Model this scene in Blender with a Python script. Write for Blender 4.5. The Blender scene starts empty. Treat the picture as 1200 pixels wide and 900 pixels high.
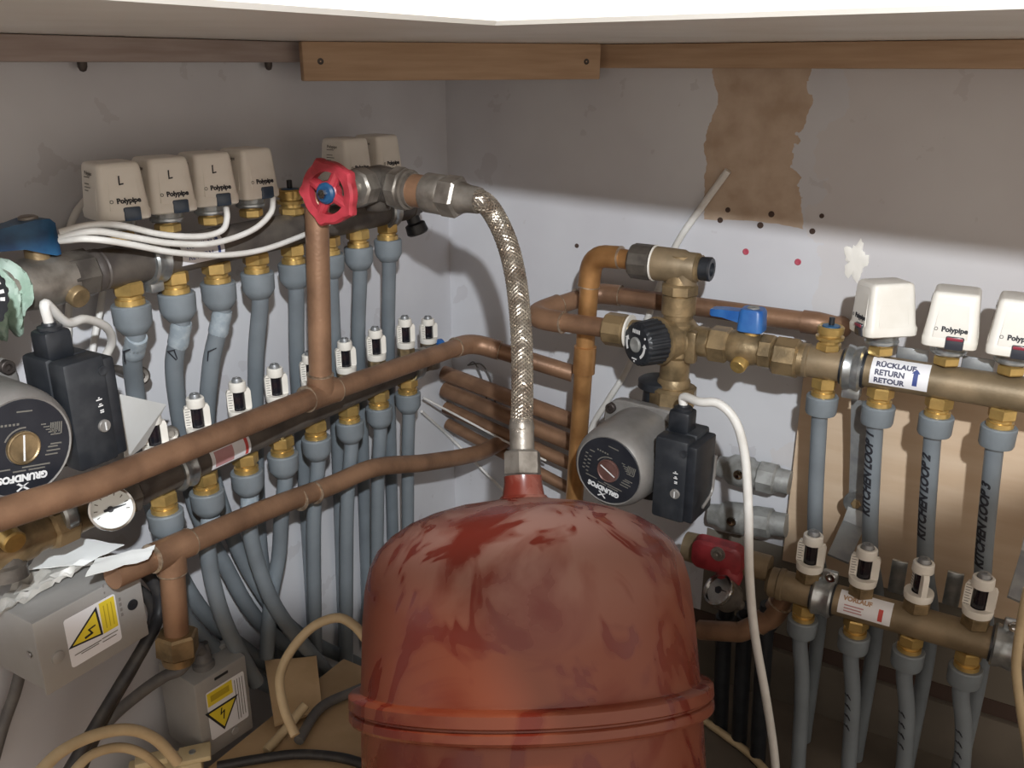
import bpy, bmesh, math, random
from mathutils import Vector as V, Matrix
random.seed(7)
S = bpy.context.scene
COL = S.collection
PI = math.pi
# ------------------------------------------------------------------ camera model (1200 x 900)
F = 1051.0
PT = math.atan2(375, F); AZ = math.radians(31); RD = 1.25
CAM = V((.574*RD, -.819*RD, .70))
FW = V((-math.sin(AZ)*math.cos(PT), math.cos(AZ)*math.cos(PT), -math.sin(PT)))
RT = V((math.cos(AZ), math.sin(AZ), 0)); UP = RT.cross(FW)
FH = V((-math.sin(AZ), math.cos(AZ), 0))
def ray(x, y): return FW + RT*((x-600)/F) - UP*((y-450)/F)
def PX(x, y, X): d = ray(x, y); return CAM + d*((X-CAM.x)/d.x)
def PY(x, y, Y): d = ray(x, y); return CAM + d*((Y-CAM.y)/d.y)
def PZ(x, y, Z): d = ray(x, y); return CAM + d*((Z-CAM.z)/d.z)
def PD(x, y, D): return CAM + ray(x, y)*D
X_, Y_, Z_ = V((1,0,0)), V((0,1,0)), V((0,0,1))
# ------------------------------------------------------------------ materials
def lin(h):
    h = h.lstrip('#'); c = [int(h[i:i+2], 16)/255 for i in (0, 2, 4)]
    return [(v/12.92 if v <= .04045 else ((v+.055)/1.055)**2.4) for v in c] + [1]
def mat(name, col, rough=.5, metal=0, col2=None, scale=40, lo=.4, hi=.65, bump=0, bscale=200, detail=4, spec=.5, stretch=None):
    m = bpy.data.materials.new(name); m.use_nodes = True
    nt = m.node_tree; b = nt.nodes['Principled BSDF']
    b.inputs['Base Color'].default_value = lin(col); b.inputs['Roughness'].default_value = rough
    b.inputs['Metallic'].default_value = metal; b.inputs['Specular IOR Level'].default_value = spec
    tc = nt.nodes.new('ShaderNodeTexCoord')
    src = tc.outputs['Object']
    if stretch:
        mp = nt.nodes.new('ShaderNodeMapping'); mp.inputs['Scale'].default_value = stretch
        nt.links.new(src, mp.inputs['Vector']); src = mp.outputs['Vector']
    if col2:
        n = nt.nodes.new('ShaderNodeTexNoise'); n.inputs['Scale'].default_value = scale; n.inputs['Detail'].default_value = detail
        r = nt.nodes.new('ShaderNodeValToRGB')
        r.color_ramp.elements[0].position = lo; r.color_ramp.elements[0].color = lin(col)
        r.color_ramp.elements[1].position = hi; r.color_ramp.elements[1].color = lin(col2)
        nt.links.new(src, n.inputs['Vector']); nt.links.new(n.outputs['Fac'], r.inputs['Fac'])
        nt.links.new(r.outputs['Color'], b.inputs['Base Color'])
    if bump:
        n2 = nt.nodes.new('ShaderNodeTexNoise'); n2.inputs['Scale'].default_value = bscale; n2.inputs['Detail'].default_value = 5
        bp = nt.nodes.new('ShaderNodeBump'); bp.inputs['Strength'].default_value = bump; bp.inputs['Distance'].default_value = .002
        nt.links.new(src, n2.inputs['Vector']); nt.links.new(n2.outputs['Fac'], bp.inputs['Height'])
        nt.links.new(bp.outputs['Normal'], b.inputs['Normal'])
    return m
M = {}
M['copper'] = mat('aged_copper', '#9a775d', .45, .4, '#775a46', 22, .38, .66, .15, 300)
M['copper_bright'] = mat('warm_copper', '#b98a58', .38, .5, '#91673f', 25, .4, .66, .1, 300)
M['solder'] = mat('solder', '#b9a894', .35, .7, '#8f7a66', 200)
M['brass'] = mat('dull_brass', '#a08a68', .42, .6, '#6f6048', 45, .4, .65, .12, 400)
M['brass_bright'] = mat('bright_brass', '#c8a868', .3, .65, '#a58a55', 60, .4, .7)
M['manifold'] = mat('manifold_brass', '#8f7d63', .5, .35, '#75664f', 30, .4, .65, .08, 500)
M['manifold_dark'] = mat('dusty_manifold', '#676059', .5, .3, '#4b4542', 30, .4, .65, .08, 500)
M['nickel'] = mat('nickel', '#9a948c', .38, .65, '#736c64', 50, .4, .65, .1, 400)
M['darknickel'] = mat('dull_fitting', '#6d6760', .42, .5, '#4f4a46', 50, .4, .65, .1, 400)
M['dull_red_brown'] = mat('dull_red_brown', '#7a5a54', .45, .3, '#664842', 60)
M['zinc'] = mat('dull_zinc', '#a3a4a2', .5, .3, '#83837f', 60, .4, .65, .1, 400)
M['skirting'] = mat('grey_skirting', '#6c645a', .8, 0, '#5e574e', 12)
M['steel'] = mat('galvanised_steel', '#b4b8ba', .3, .8, '#8f9496', 70)
M['greysteel'] = mat('painted_bracket', '#9a9c9c', .45, .5, '#85878a', 50)
M['pipe'] = mat('grey_plastic_pipe', '#757d83', .42, 0, '#6b7278', 20, .4, .65)
M['nut'] = mat('grey_plastic_nut', '#788086', .5, 0, '#6e757a', 30)
M['sleeve'] = mat('insert_sleeve', '#8c979f', .22, 0, '#a2abb1', 120)
M['white'] = mat('white_plastic', '#e6e2da', .42, 0, '#dcd7cd', 25)
M['cream'] = mat('cream_plastic', '#d9c9a2', .45, 0, '#cdbb92', 30)
M['black'] = mat('black_plastic', '#1d2025', .4, 0, '#2b2e33', 60, .4, .7)
M['dustyblack'] = mat('dusty_black_plastic', '#24272c', .5, 0, '#3c3e41', 40, .45, .75)
M['glass'] = mat('dark_sight_tube', '#191a20', .12, 0, '#2c1f22', 90)
M['blue'] = mat('blue_lever', '#2f66a6', .38, 0, '#1a5298', 50)
M['blue_dark'] = mat('teal_blue_lever', '#25587f', .4, 0, '#183f66', 50)
M['red'] = mat('red_plastic', '#b83c48', .4, 0, '#9c3038', 80)
M['darkred'] = mat('dull_red_plastic', '#8a2a30', .45, 0, '#6e1c22', 60)
M['window_dark'] = mat('dark_window', '#3a3c44', .25)
M['window_red'] = mat('red_indicator', '#8e3040', .3)
M['window_blue'] = mat('blue_window', '#3c4a5c', .25)
M['ink'] = mat('black_ink', '#22232a', .6)
M['ink_grey'] = mat('grey_print', '#6b6862', .6)
M['ink_blue'] = mat('blue_print', '#3a4a86', .6)
M['ink_navy'] = mat('dark_blue_print', '#4a4c62', .6)
M['ink_red'] = mat('red_print', '#c04a44', .6)
M['ink_pink'] = mat('faded_red_print', '#b98a8c', .6)
M['ink_white'] = mat('white_print', '#d8d8d8', .5)
M['ink_brown'] = mat('faded_print', '#b08e70', .6)
M['label'] = mat('paper_label', '#e4e4e8', .5)
M['yellow'] = mat('warning_yellow', '#e3cc3a', .45)
M['yellow_dark'] = mat('dim_yellow', '#b7a02c', .5)
M['metalbox'] = mat('grey_metal_box', '#a9a8a6', .42, .2, '#9a9895', 14, .35, .7, .05, 200)
M['motor'] = mat('grey_motor_casting', '#8b8885', .5, .3, '#77736f', 30, .4, .7, .1, 400)
M['plate'] = mat('pump_plate', '#23252c', .4, .1, '#2c2e34', 40)
M['cable_white'] = mat('white_cable', '#dcdad6', .45, 0, '#cfccc6', 40)
M['cable_cream'] = mat('cream_cable', '#c9b592', .5, 0, '#b9a583', 40)
M['cable_grey'] = mat('grey_cable', '#5c5b5c', .5, 0, '#6b6967', 60)
M['cable_black'] = mat('black_cable', '#2a2a2d', .5, 0, '#45423f', 60, .45, .7)
M['cardboard'] = mat('cardboard', '#cdb08a', .85, 0, '#bda07a', 18, bump=.1)
M['paper'] = mat('white_paper', '#dfe2e2', .7, 0, '#d2d4d2', 15, bump=.1, bscale=40)
M['foil'] = mat('crumpled_plastic', '#a9a7a1', .4, .1, '#c6c4bf', 60, bump=.3, bscale=60)
M['green'] = mat('green_tissue', '#93ab9b', .8, 0, '#b3c4b9', 60, bump=.5, bscale=120)
M['braid'] = mat('steel_braid', '#bdb5a8', .32, .8, '#96897c', 60)
M['core'] = mat('hose_core', '#6b625a', .5, .4)
M['dial'] = mat('gauge_dial', '#e2e6e4', .4)
M['chrome'] = mat('chrome', '#c9c9c9', .15, 1, '#b0b0b0', 40)
M['wood'] = mat('timber', '#a89a94', .75, 0, '#978780', 12, .35, .7, .1, 60, stretch=(1, 1, 14))
M['wood_warm'] = mat('pine_timber', '#b5987c', .72, 0, '#a5876b', 12, .35, .7, .1, 60, stretch=(1, 1, 14))
M['plywood'] = mat('plywood', '#d6bfa5', .7, 0, '#c7ab8d', 7, .3, .75, .05, 60, stretch=(1, 1, 7))
M['worktop'] = mat('white_laminate', '#efece6', .4, 0, '#e6e2da', 8)
M['screw'] = mat('dark_screw', '#4a4340', .5, .6)
M['plug_red'] = mat('red_wall_plug', '#b0485a', .6)
M['hole'] = mat('drill_hole', '#4a3a33', .9)
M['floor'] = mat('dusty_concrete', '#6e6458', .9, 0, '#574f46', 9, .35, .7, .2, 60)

def wall_mat(name, stain):
    m = mat(name, '#cfd0d4', .75, 0, '#c0bfc4', 5, .35, .7, .12, 25)
    nt = m.node_tree; b = nt.nodes['Principled BSDF']
    base = b.inputs['Base Color'].links[0].from_socket
    tc = nt.nodes.new('ShaderNodeTexCoord'); sep = nt.nodes.new('ShaderNodeSeparateXYZ')
    nz = nt.nodes.new('ShaderNodeTexNoise'); nz.inputs['Scale'].default_value = 14; nz.inputs['Detail'].default_value = 6
    nt.links.new(tc.outputs['Object'], nz.inputs['Vector'])
    def math_(op, a, c=None):
        n = nt.nodes.new('ShaderNodeMath'); n.operation = op
        for i, v in enumerate((a, c)):
            if v is None: continue
            if isinstance(v, (int, float)): n.inputs[i].default_value = v
            else: nt.links.new(v, n.inputs[i])
        return n.outputs[0]
    nt.links.new(tc.outputs['Object'], sep.inputs[0])
    def mixc(fac, c1, c2):
        n = nt.nodes.new('ShaderNodeMix'); n.data_type = 'RGBA'
        nt.links.new(fac, n.inputs[0]); nt.links.new(c1, n.inputs[6])
        if isinstance(c2, str): n.inputs[7].default_value = lin(c2)
        else: nt.links.new(c2, n.inputs[7])
        return n.outputs[2]
    # smudges
    n2 = nt.nodes.new('ShaderNodeTexNoise'); n2.inputs['Scale'].default_value = 22; n2.inputs['Detail'].default_value = 8
    nt.links.new(tc.outputs['Object'], n2.inputs['Vector'])
    f = math_('MULTIPLY', math_('MULTIPLY', math_('GREATER_THAN', n2.outputs['Fac'], .64), 1.0), .35)
    out = mixc(f, base, '#b1adb0')
    if stain:   # bare plaster where the skim coat has come away
        x, z = sep.outputs['X'], sep.outputs['Z']
        wob = math_('MULTIPLY', math_('SUBTRACT', nz.outputs['Fac'], .5), .07)
        xe = math_('ADD', x, wob)
        right = math_('ADD', .455, math_('MULTIPLY', math_('SUBTRACT', .70, z), .22))
        inx = math_('MULTIPLY', math_('GREATER_THAN', xe, .366), math_('LESS_THAN', math_('ADD', xe, wob), right))
        inz = math_('GREATER_THAN', math_('ADD', z, math_('MULTIPLY', wob, .25)), .528)
        msk = math_('MULTIPLY', inx, inz)
        n3 = nt.nodes.new('ShaderNodeTexNoise'); n3.inputs['Scale'].default_value = 30; n3.inputs['Detail'].default_value = 6
        nt.links.new(tc.outputs['Object'], n3.inputs['Vector'])
        r = nt.nodes.new('ShaderNodeValToRGB'); r.color_ramp.elements[0].color = lin('#ac9580'); r.color_ramp.elements[1].color = lin('#c2ae9b')
        r.color_ramp.elements[0].position = .35; r.color_ramp.elements[1].position = .65
        nt.links.new(n3.outputs['Fac'], r.inputs['Fac'])
        # right part of the wall above the fixings is an older, browner coat of paint
        old = math_('MULTIPLY', math_('GREATER_THAN', math_('ADD', xe, math_('MULTIPLY', wob, 1.5)), .50), 1.0)
        out = mixc(math_('MULTIPLY', old, .25), out, '#c9bdb4')
        out = mixc(msk, out, r.outputs['Color'])
        low = math_('MULTIPLY', math_('LESS_THAN', math_('ADD', z, math_('MULTIPLY', wob, .2)), .13), math_('GREATER_THAN', x, .40))   # darker grey-brown below the plywood
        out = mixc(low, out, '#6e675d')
    nt.links.new(out, b.inputs['Base Color'])
    return m
M['wall_l'] = wall_mat('wall_paint', False)
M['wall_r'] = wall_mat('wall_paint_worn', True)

def tank_mat():
    m = mat('dusty_red_enamel', '#8c2f26', .36, 0)
    nt = m.node_tree; b = nt.nodes['Principled BSDF']
    tc = nt.nodes.new('ShaderNodeTexCoord')
    n = nt.nodes.new('ShaderNodeTexNoise'); n.inputs['Scale'].default_value = 9; n.inputs['Detail'].default_value = 5; n.inputs['Distortion'].default_value = 1.2
    nt.links.new(tc.outputs['Object'], n.inputs['Vector'])
    r = nt.nodes.new('ShaderNodeValToRGB')
    e = r.color_ramp.elements
    e[0].position = .40; e[0].color = (0, 0, 0, 1); e[1].position = .52; e[1].color = (1, 1, 1, 1)
    nt.links.new(n.outputs['Fac'], r.inputs['Fac'])
    # finger-wiped streaks in the dust
    w = nt.nodes.new('ShaderNodeTexNoise'); w.inputs['Scale'].default_value = 16; w.inputs['Distortion'].default_value = 2.5
    mp = nt.nodes.new('ShaderNodeMapping'); mp.inputs['Scale'].default_value = (1, 1, .35)
    nt.links.new(tc.outputs['Object'], mp.inputs['Vector']); nt.links.new(mp.outputs['Vector'], w.inputs['Vector'])
    r2 = nt.nodes.new('ShaderNodeValToRGB'); r2.color_ramp.elements[0].position = .38; r2.color_ramp.elements[1].position = .46
    nt.links.new(w.outputs['Fac'], r2.inputs['Fac'])
    mu = nt.nodes.new('ShaderNodeMath'); mu.operation = 'MULTIPLY'
    nt.links.new(r.outputs['Color'], mu.inputs[0]); nt.links.new(r2.outputs['Color'], mu.inputs[1])
    mx = nt.nodes.new('ShaderNodeMix'); mx.data_type = 'RGBA'
    nt.links.new(mu.outputs[0], mx.inputs[0]); mx.inputs[6].default_value = lin('#6b281e'); mx.inputs[7].default_value = lin('#7c4230')
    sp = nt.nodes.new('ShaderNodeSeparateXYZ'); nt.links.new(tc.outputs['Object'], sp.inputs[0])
    m3_ = nt.nodes.new('ShaderNodeMapRange'); m3_.inputs['From Min'].default_value = .405; m3_.inputs['From Max'].default_value = .475; m3_.inputs['To Max'].default_value = .75  # grey-pink crown: dust, with the torch light on the dome painted in
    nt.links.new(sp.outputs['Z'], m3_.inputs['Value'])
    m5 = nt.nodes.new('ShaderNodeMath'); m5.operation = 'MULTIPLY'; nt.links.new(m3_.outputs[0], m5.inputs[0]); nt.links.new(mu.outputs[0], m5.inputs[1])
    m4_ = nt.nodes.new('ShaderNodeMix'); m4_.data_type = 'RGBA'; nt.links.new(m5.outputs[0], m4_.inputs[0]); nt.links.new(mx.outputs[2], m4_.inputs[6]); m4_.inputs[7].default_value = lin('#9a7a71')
    nt.links.new(m4_.outputs[2], b.inputs['Base Color'])
    mr = nt.nodes.new('ShaderNodeMapRange'); mr.inputs['To Min'].default_value = .22; mr.inputs['To Max'].default_value = .42
    nt.links.new(mu.outputs[0], mr.inputs['Value']); nt.links.new(mr.outputs[0], b.inputs['Roughness'])
    return m
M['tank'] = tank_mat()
# ------------------------------------------------------------------ mesh builder
def basis(d, up=None):
    d = V(d).normalized()
    if up is None: up = Z_ if abs(d.z) < .9 else X_
    a = V(up).cross(d)
    if a.length < 1e-6: a = X_.cross(d)
    a.normalize(); return a, d.cross(a), d
def crom(P, n=8):
    P = [V(p) for p in P]
    if len(P) < 3: return P
    Q = [P[0]*2-P[1]] + P + [P[-1]*2-P[-2]]; out = []
    for i in range(1, len(Q)-2):
        a, b, c, d = Q[i-1:i+3]
        for k in range(n):
            t = k/n
            out.append(.5*((2*b)+(c-a)*t+(2*a-5*b+4*c-d)*t*t+(3*b-a-3*c+d)*t*t*t))
    return out + [P[-1]]
def fillet(P, rad, n=8):
    P = [V(p) for p in P]; out = [P[0]]; arcs = []
    for i in range(1, len(P)-1):
        a = (P[i-1]-P[i]); b = (P[i+1]-P[i]); la, lb = a.length, b.length; a.normalize(); b.normalize()
        ang = a.angle(b)
        if ang > PI-.05: out.append(P[i]); continue
        t = min(rad/math.tan(ang/2), la*.48, lb*.48)
        p0, p1 = P[i]+a*t, P[i]+b*t; arc = []
        for k in range(n+1):
            u = k/n; arc.append(p0*(1-u)**2 + P[i]*2*u*(1-u) + p1*u*u)
        out += arc; arcs.append(arc)
    return out + [P[-1]], arcs
class MB:
    def __init__(s): s.v = []; s.f = []; s.m = []
    def add(s, vs, fs, mi=0):
        o = len(s.v); s.v += [V(p) for p in vs]
        for f in fs: s.f.append([i+o for i in f]); s.m.append(mi)
        return s
    def lathe(s, o, ax, prof, n=24, mi=0, up=None, ph=0):
        a, b, d = basis(ax, up); o = V(o); vs = []; rings = []
        for t, r in prof:
            if r < 1e-6: rings.append([len(vs)]); vs.append(o+d*t)
            else:
                rings.append(list(range(len(vs), len(vs)+n)))
                for k in range(n):
                    th = 2*PI*k/n+ph; vs.append(o+d*t+(a*math.cos(th)+b*math.sin(th))*r)
        fs = []
        for p, q in zip(rings, rings[1:]):
            if len(p) == 1 and len(q) == 1: continue
            for k in range(n):
                k2 = (k+1) % n
                if len(p) == 1: fs.append([p[0], q[k2], q[k]])
                elif len(q) == 1: fs.append([p[k], p[k2], q[0]])
                else: fs.append([p[k], p[k2], q[k2], q[k]])
        if len(rings[0]) > 1: fs.append(rings[0][::-1])
        if len(rings[-1]) > 1: fs.append(rings[-1])
        return s.add(vs, fs, mi)
    def cyl(s, p, q, r, n=20, b=None, mi=0):
        p, q = V(p), V(q); L = (q-p).length; b = min(r*.18, L*.3) if b is None else b
        return s.lathe(p, q-p, [(0, r-b), (b, r), (L-b, r), (L, r-b)], n, mi)
    def hexn(s, o, ax, t0, t1, r, n=6, up=None, ph=0, mi=0):
        b = min(r*.12, (t1-t0)*.25)
        return s.lathe(o, ax, [(t0, r*.88), (t0+b, r), (t1-b, r), (t1, r*.88)], n, mi, up, ph)
    def tube(s, P, r, n=12, mi=0, caps=True):
        P = [V(p) for p in P]; R = r if isinstance(r, (list, tuple)) else [r]*len(P)
        t0 = (P[1]-P[0]).normalized(); a = basis(t0)[0]; vs = []; N = len(P)
        for i, p in enumerate(P):
            t = (P[min(i+1, N-1)]-P[max(i-1, 0)]).normalized()
            a = (a - t*a.dot(t)).normalized(); b = t.cross(a)
            for k in range(n):
                th = 2*PI*k/n; vs.append(p+(a*math.cos(th)+b*math.sin(th))*R[i])
        fs = []
        for i in range(N-1):
            for k in range(n):
                k2 = (k+1) % n; fs.append([i*n+k, i*n+k2, (i+1)*n+k2, (i+1)*n+k])
        if caps: fs.append(list(range(n))[::-1]); fs.append(list(range((N-1)*n, N*n)))
        return s.add(vs, fs, mi)
    def box(s, c, size, ex=X_, ey=Y_, ez=Z_, bev=.002, seg=2, mi=0):
        bm = bmesh.new(); bmesh.ops.create_cube(bm, size=1)
        for v in bm.verts: v.co = V((v.co.x*size[0], v.co.y*size[1], v.co.z*size[2]))
        if bev: bmesh.ops.bevel(bm, geom=bm.edges[:], offset=min(bev, min(size)*.45), segments=seg, affect='EDGES', profile=.5)
        c = V(c); bm.verts.index_update()
        s.add([c+V(ex)*v.co.x+V(ey)*v.co.y+V(ez)*v.co.z for v in bm.verts], [[v.index for v in f.verts] for f in bm.faces], mi)
        bm.free(); return s
    def loft(s, secs, mi=0, cap=True):
        n = len(secs[0]); vs = [p for q in secs for p in q]; fs = []
        for i in range(len(secs)-1):
            for k in range(n):
                k2 = (k+1) % n; fs.append([i*n+k, i*n+k2, (i+1)*n+k2, (i+1)*n+k])
        if cap: fs.append(list(range(n))[::-1]); fs.append(list(range((len(secs)-1)*n, len(secs)*n)))
        return s.add(vs, fs, mi)
    def poly(s, mp, pts, w0=0, w1=.0004, mi=0):
        return s.loft([[mp(u, v, w0) for u, v in pts], [mp(u, v, w1) for u, v in pts]], mi)
    def sheet(s, mp, u0, u1, v0, v1, nu=2, nv=2, th=.0004, w0=0, mi=0):
        vs = []; fs = []
        for w in (w0, w0+th):
            for i in range(nu+1):
                for j in range(nv+1): vs.append(mp(u0+(u1-u0)*i/nu, v0+(v1-v0)*j/nv, w))
        q = (nu+1)*(nv+1); I = lambda L, i, j: L*q+i*(nv+1)+j
        for i in range(nu):
            for j in range(nv):
                fs.append([I(1, i, j), I(1, i+1, j), I(1, i+1, j+1), I(1, i, j+1)])
                fs.append([I(0, i, j), I(0, i, j+1), I(0, i+1, j+1), I(0, i+1, j)])
        for i in range(nu):
            fs.append([I(0, i, 0), I(0, i+1, 0), I(1, i+1, 0), I(1, i, 0)]); fs.append([I(0, i, nv), I(1, i, nv), I(1, i+1, nv), I(0, i+1, nv)])
        for j in range(nv):
            fs.append([I(0, 0, j), I(1, 0, j), I(1, 0, j+1), I(0, 0, j+1)]); fs.append([I(0, nu, j), I(0, nu, j+1), I(1, nu, j+1), I(1, nu, j)])
        return s.add(vs, fs, mi)
def pmap(o, ex, ey, lift=.0002):
    o, ex, ey = V(o), V(ex).normalized(), V(ey).normalized(); ez = ex.cross(ey)
    return lambda u, v, w: o+ex*u+ey*v+ez*(w+lift)
def cmap_v(o, ax, front, r, lift=.0003):      # u along the axis, v wraps round; front = outward at v = 0
    o, ax, f = V(o), V(ax).normalized(), V(front).normalized(); e = f.cross(ax)
    return lambda u, v, w: o+ax*u+(f*math.cos(v/r)+e*math.sin(v/r))*(r+w+lift)
def cmap_u(o, ax, front, r, lift=.0003):      # v along the axis, u wraps round
    o, ax, f = V(o), V(ax).normalized(), V(front).normalized(); e = ax.cross(f)
    return lambda u, v, w: o+ax*v+(f*math.cos(u/r)+e*math.sin(u/r))*(r+w+lift)
ORG = {}
def new_obj(name, mb, mats, parent=None, org=None, smooth=.6):
    if org is None: org = ORG.get(parent.name, V()) if parent else V()
    me = bpy.data.meshes.new(name); me.from_pydata([tuple(p-org) for p in mb.v], [], mb.f)
    for m in (mats if isinstance(mats, (list, tuple)) else [mats]): me.materials.append(M[m])
    me.polygons.foreach_set('material_index', mb.m)
    bm = bmesh.new(); bm.from_mesh(me); bmesh.ops.recalc_face_normals(bm, faces=bm.faces[:]); bm.to_mesh(me); bm.free()
    me.polygons.foreach_set('use_smooth', [True]*len(me.polygons)); me.set_sharp_from_angle(angle=smooth); me.update()
    o = bpy.data.objects.new(name, me); COL.objects.link(o)
    if parent: o.parent = parent; ORG[o.name] = org
    else: o.location = org; ORG[o.name] = V(org)
    return o
part = new_obj
def tag(o, label, cat, group=None):
    o['label'] = label; o['category'] = cat
    if group: o['group'] = group
    return o
def thing(name, label, cat, loc, group=None, rz=0):
    o = bpy.data.objects.new(name, None); COL.objects.link(o); o.location = V(loc); o.rotation_euler.z = rz
    o.empty_display_size = .02; ORG[o.name] = V(loc); return tag(o, label, cat, group)
def solo(name, mb, mats, label, cat, group=None, smooth=.6):
    c = V()
    for p in mb.v: c += p
    c /= len(mb.v); c.z = min(p.z for p in mb.v)
    return tag(new_obj(name, mb, mats, None, c, smooth), label, cat, group)
def struct(name, mb, mats, smooth=.6):
    o = new_obj(name, mb, mats, None, V(), smooth); o['kind'] = 'structure'; return o
def dup(root, loc, rz, label, group=None):
    r = root.copy(); COL.objects.link(r); r.location = V(loc); r.rotation_euler.z = rz; r['label'] = label
    if group: r['group'] = group
    ORG[r.name] = V(loc)
    def rec(a, b):
        for ch in list(a.children):
            c = ch.copy(); COL.objects.link(c); c.parent = b; rec(ch, c)
    rec(root, r); return r
def text(name, s, size, mp, mt, parent, shear=0, align='CENTER', lift=0, bold=0, fine=0):
    cu = bpy.data.curves.new('t', 'FONT'); cu.body = s; cu.size = size; cu.align_x = align; cu.align_y = 'CENTER'; cu.shear = shear; cu.offset = bold
    cu.extrude = .00012; cu.resolution_u = 3
    ob = bpy.data.objects.new('t', cu); COL.objects.link(ob)
    me = ob.to_mesh(); mb = MB(); bm = bmesh.new(); bm.from_mesh(me)
    bmesh.ops.triangulate(bm, faces=bm.faces[:])
    for _ in range(5 if fine else 0):      # keep long strokes on curved surfaces
        es = [e for e in bm.edges if e.calc_length() > fine]
        if not es: break
        bmesh.ops.subdivide_edges(bm, edges=es, cuts=1); bmesh.ops.triangulate(bm, faces=[f for f in bm.faces if len(f.verts) > 3])
    bm.verts.index_update()
    mb.add([mp(v.co.x, v.co.y, v.co.z+.0001+lift) for v in bm.verts], [[v.index for v in f.verts] for f in bm.faces]); bm.free()
    ob.to_mesh_clear(); bpy.data.objects.remove(ob); bpy.data.curves.remove(cu)
    return new_obj(name, mb, mt, parent)
def bars(mp, rows, mi=0, mb=None, h=.0008):
    mb = mb or MB()
    for u0, u1, v in rows: mb.sheet(mp, u0, u1, v-h/2, v+h/2, max(1, int((u1-u0)/.004)), 1, .0002, .0002, mi)
    return mb
def arrow_pts(w, h): return [(-w*.3, -h/2), (w*.3, -h/2), (w*.3, h*.15), (w/2, h*.15), (0, h/2), (-w/2, h*.15), (-w*.3, h*.15)]
# ================================================================== SETTING
FL = -.09
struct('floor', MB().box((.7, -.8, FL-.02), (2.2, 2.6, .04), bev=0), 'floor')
WL = struct('wall_left', MB().box((-.03, -.85, .50), (.06, 1.82, 1.20), bev=0), 'wall_l')
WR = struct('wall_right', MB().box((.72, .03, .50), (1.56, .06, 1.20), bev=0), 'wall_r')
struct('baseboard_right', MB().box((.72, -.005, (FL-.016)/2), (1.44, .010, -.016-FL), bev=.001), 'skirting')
struct('gap_strip_1', MB().box((.72, -.0006, -.006), (1.44, .0016, .020), bev=0), 'hole')  # flat dark strip put in for the gap above the skirting
mb = MB()
for (x, y, r) in [(844, 258, 4), (853, 246, 3.6), (904, 251, 4.2), (891, 264, 4.4), (952, 271, 4), (676, 288, 3.5), (963, 253, 3.2)]:
    p = PY(x, y, 0); mb.lathe(p, (0, -1, 0), [(-.004, r*.00085), (.0004, r*.00085), (.0006, r*.0006), (.0004, 0)], 10)
part('drill_hole', mb, 'hole', WR)
for (x, y, l) in [(874, 295, 'red plastic wall plug, left of the two, in the white wall below the bare plaster'),
                  (935, 307, 'red plastic wall plug, right of the two, in the white wall near the tilted actuator')]:
    p = PY(x, y, 0)
    o = solo('wall_plug', MB().lathe(p+V((0, .006, 0)), (0, -1, 0), [(0, .0035), (.0065, .0038), (.0072, .003), (.0070, .0015), (.0066, 0)], 12), 'plug_red', l, 'wall plug', 'red wall plugs')
# chipped skim coat beside the tilted actuator
mb = MB(); q0 = PY(1003, 306, 0); N = 40; rim = []
for k in range(N):
    a = 2*PI*k/N; rr0 = 1+.22*math.sin(5*a+1)+random.uniform(-.16, .16)
    rim.append((math.cos(a)*.012*rr0, math.sin(a)*.022*rr0))
mb.loft([[q0+V((u*s_, -h, v*s_)) for u, v in rim] for h, s_ in ((-.001, 1.0), (.0008, .97), (.0016, .7), (.0012, .3))])
part('loose_skim_coat', mb, 'worktop', WR)
# worktop above: two runs meeting in an inner corner
mb = MB(); prof = [(.41, -1.7), (.41, -.53), (1.5, -.65), (1.5, 0), (0, 0), (0, -1.7)]
bm_o = [[V((x, y, z)) for x, y in pr] for z, pr in [
    (.722, [(.407, -1.7), (.407, -.527), (1.5, -.647), (1.5, 0), (0, 0), (0, -1.7)]),
    (.7245, prof), (.757, prof), (.760, [(.407, -1.7), (.407, -.527), (1.5, -.647), (1.5, 0), (0, 0), (0, -1.7)])]]
mb.loft(bm_o)
tag(new_obj('worktop', mb, 'worktop', None, V((.2, -.2, .722)), .3), 'white laminate worktop overhead, running along both walls into the corner', 'worktop')
# battens
def batten(p, q, h, th, m, label, nrm, screws=(), ztop=.7215):
    p, q = V(p), V(q); d = (q-p).normalized(); c = (p+q)/2; c.z = ztop-h/2
    t = thing('timber_batten', label, 'timber batten', (c.x, c.y, ztop-h))
    part('board', MB().box(c, ((q-p).length, th, h), ex=d, ey=V(nrm), bev=.0015), m, t)
    for u in screws:
        b = p+d*u; b.z = c.z; b += V(nrm)*(th/2)
        part('screw', MB().lathe(b-V(nrm)*.001, nrm, [(0, .0035), (.0015, .0032), (.0013, .0012), (.0004, 0)], 12), 'screw', t)
    return t
batten((.011, -1.5, 0), (.011, -.02, 0), .020, .022, 'wood', 'grey brown timber batten under the worktop along the left wall', X_)
batten((.02, -.011, 0), (1.4, -.011, 0), .026, .022, 'wood_warm', 'brown timber batten under the worktop along the right wall', -Y_)
pa = PX(352, 60, .035); pb = PY(700, 60, -.035); n_ = (pb-pa); n_.z = 0; n_.normalize(); n_ = V((n_.y, -n_.x, 0))
batten((pa.x, pa.y, 0), (pb.x, pb.y, 0), .038, .018, 'wood_warm', 'short pine batten set diagonally across the corner under the worktop', n_, (.018, (V((pb.x, pb.y, 0))-V((pa.x, pa.y, 0))).length-.018))
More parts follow.
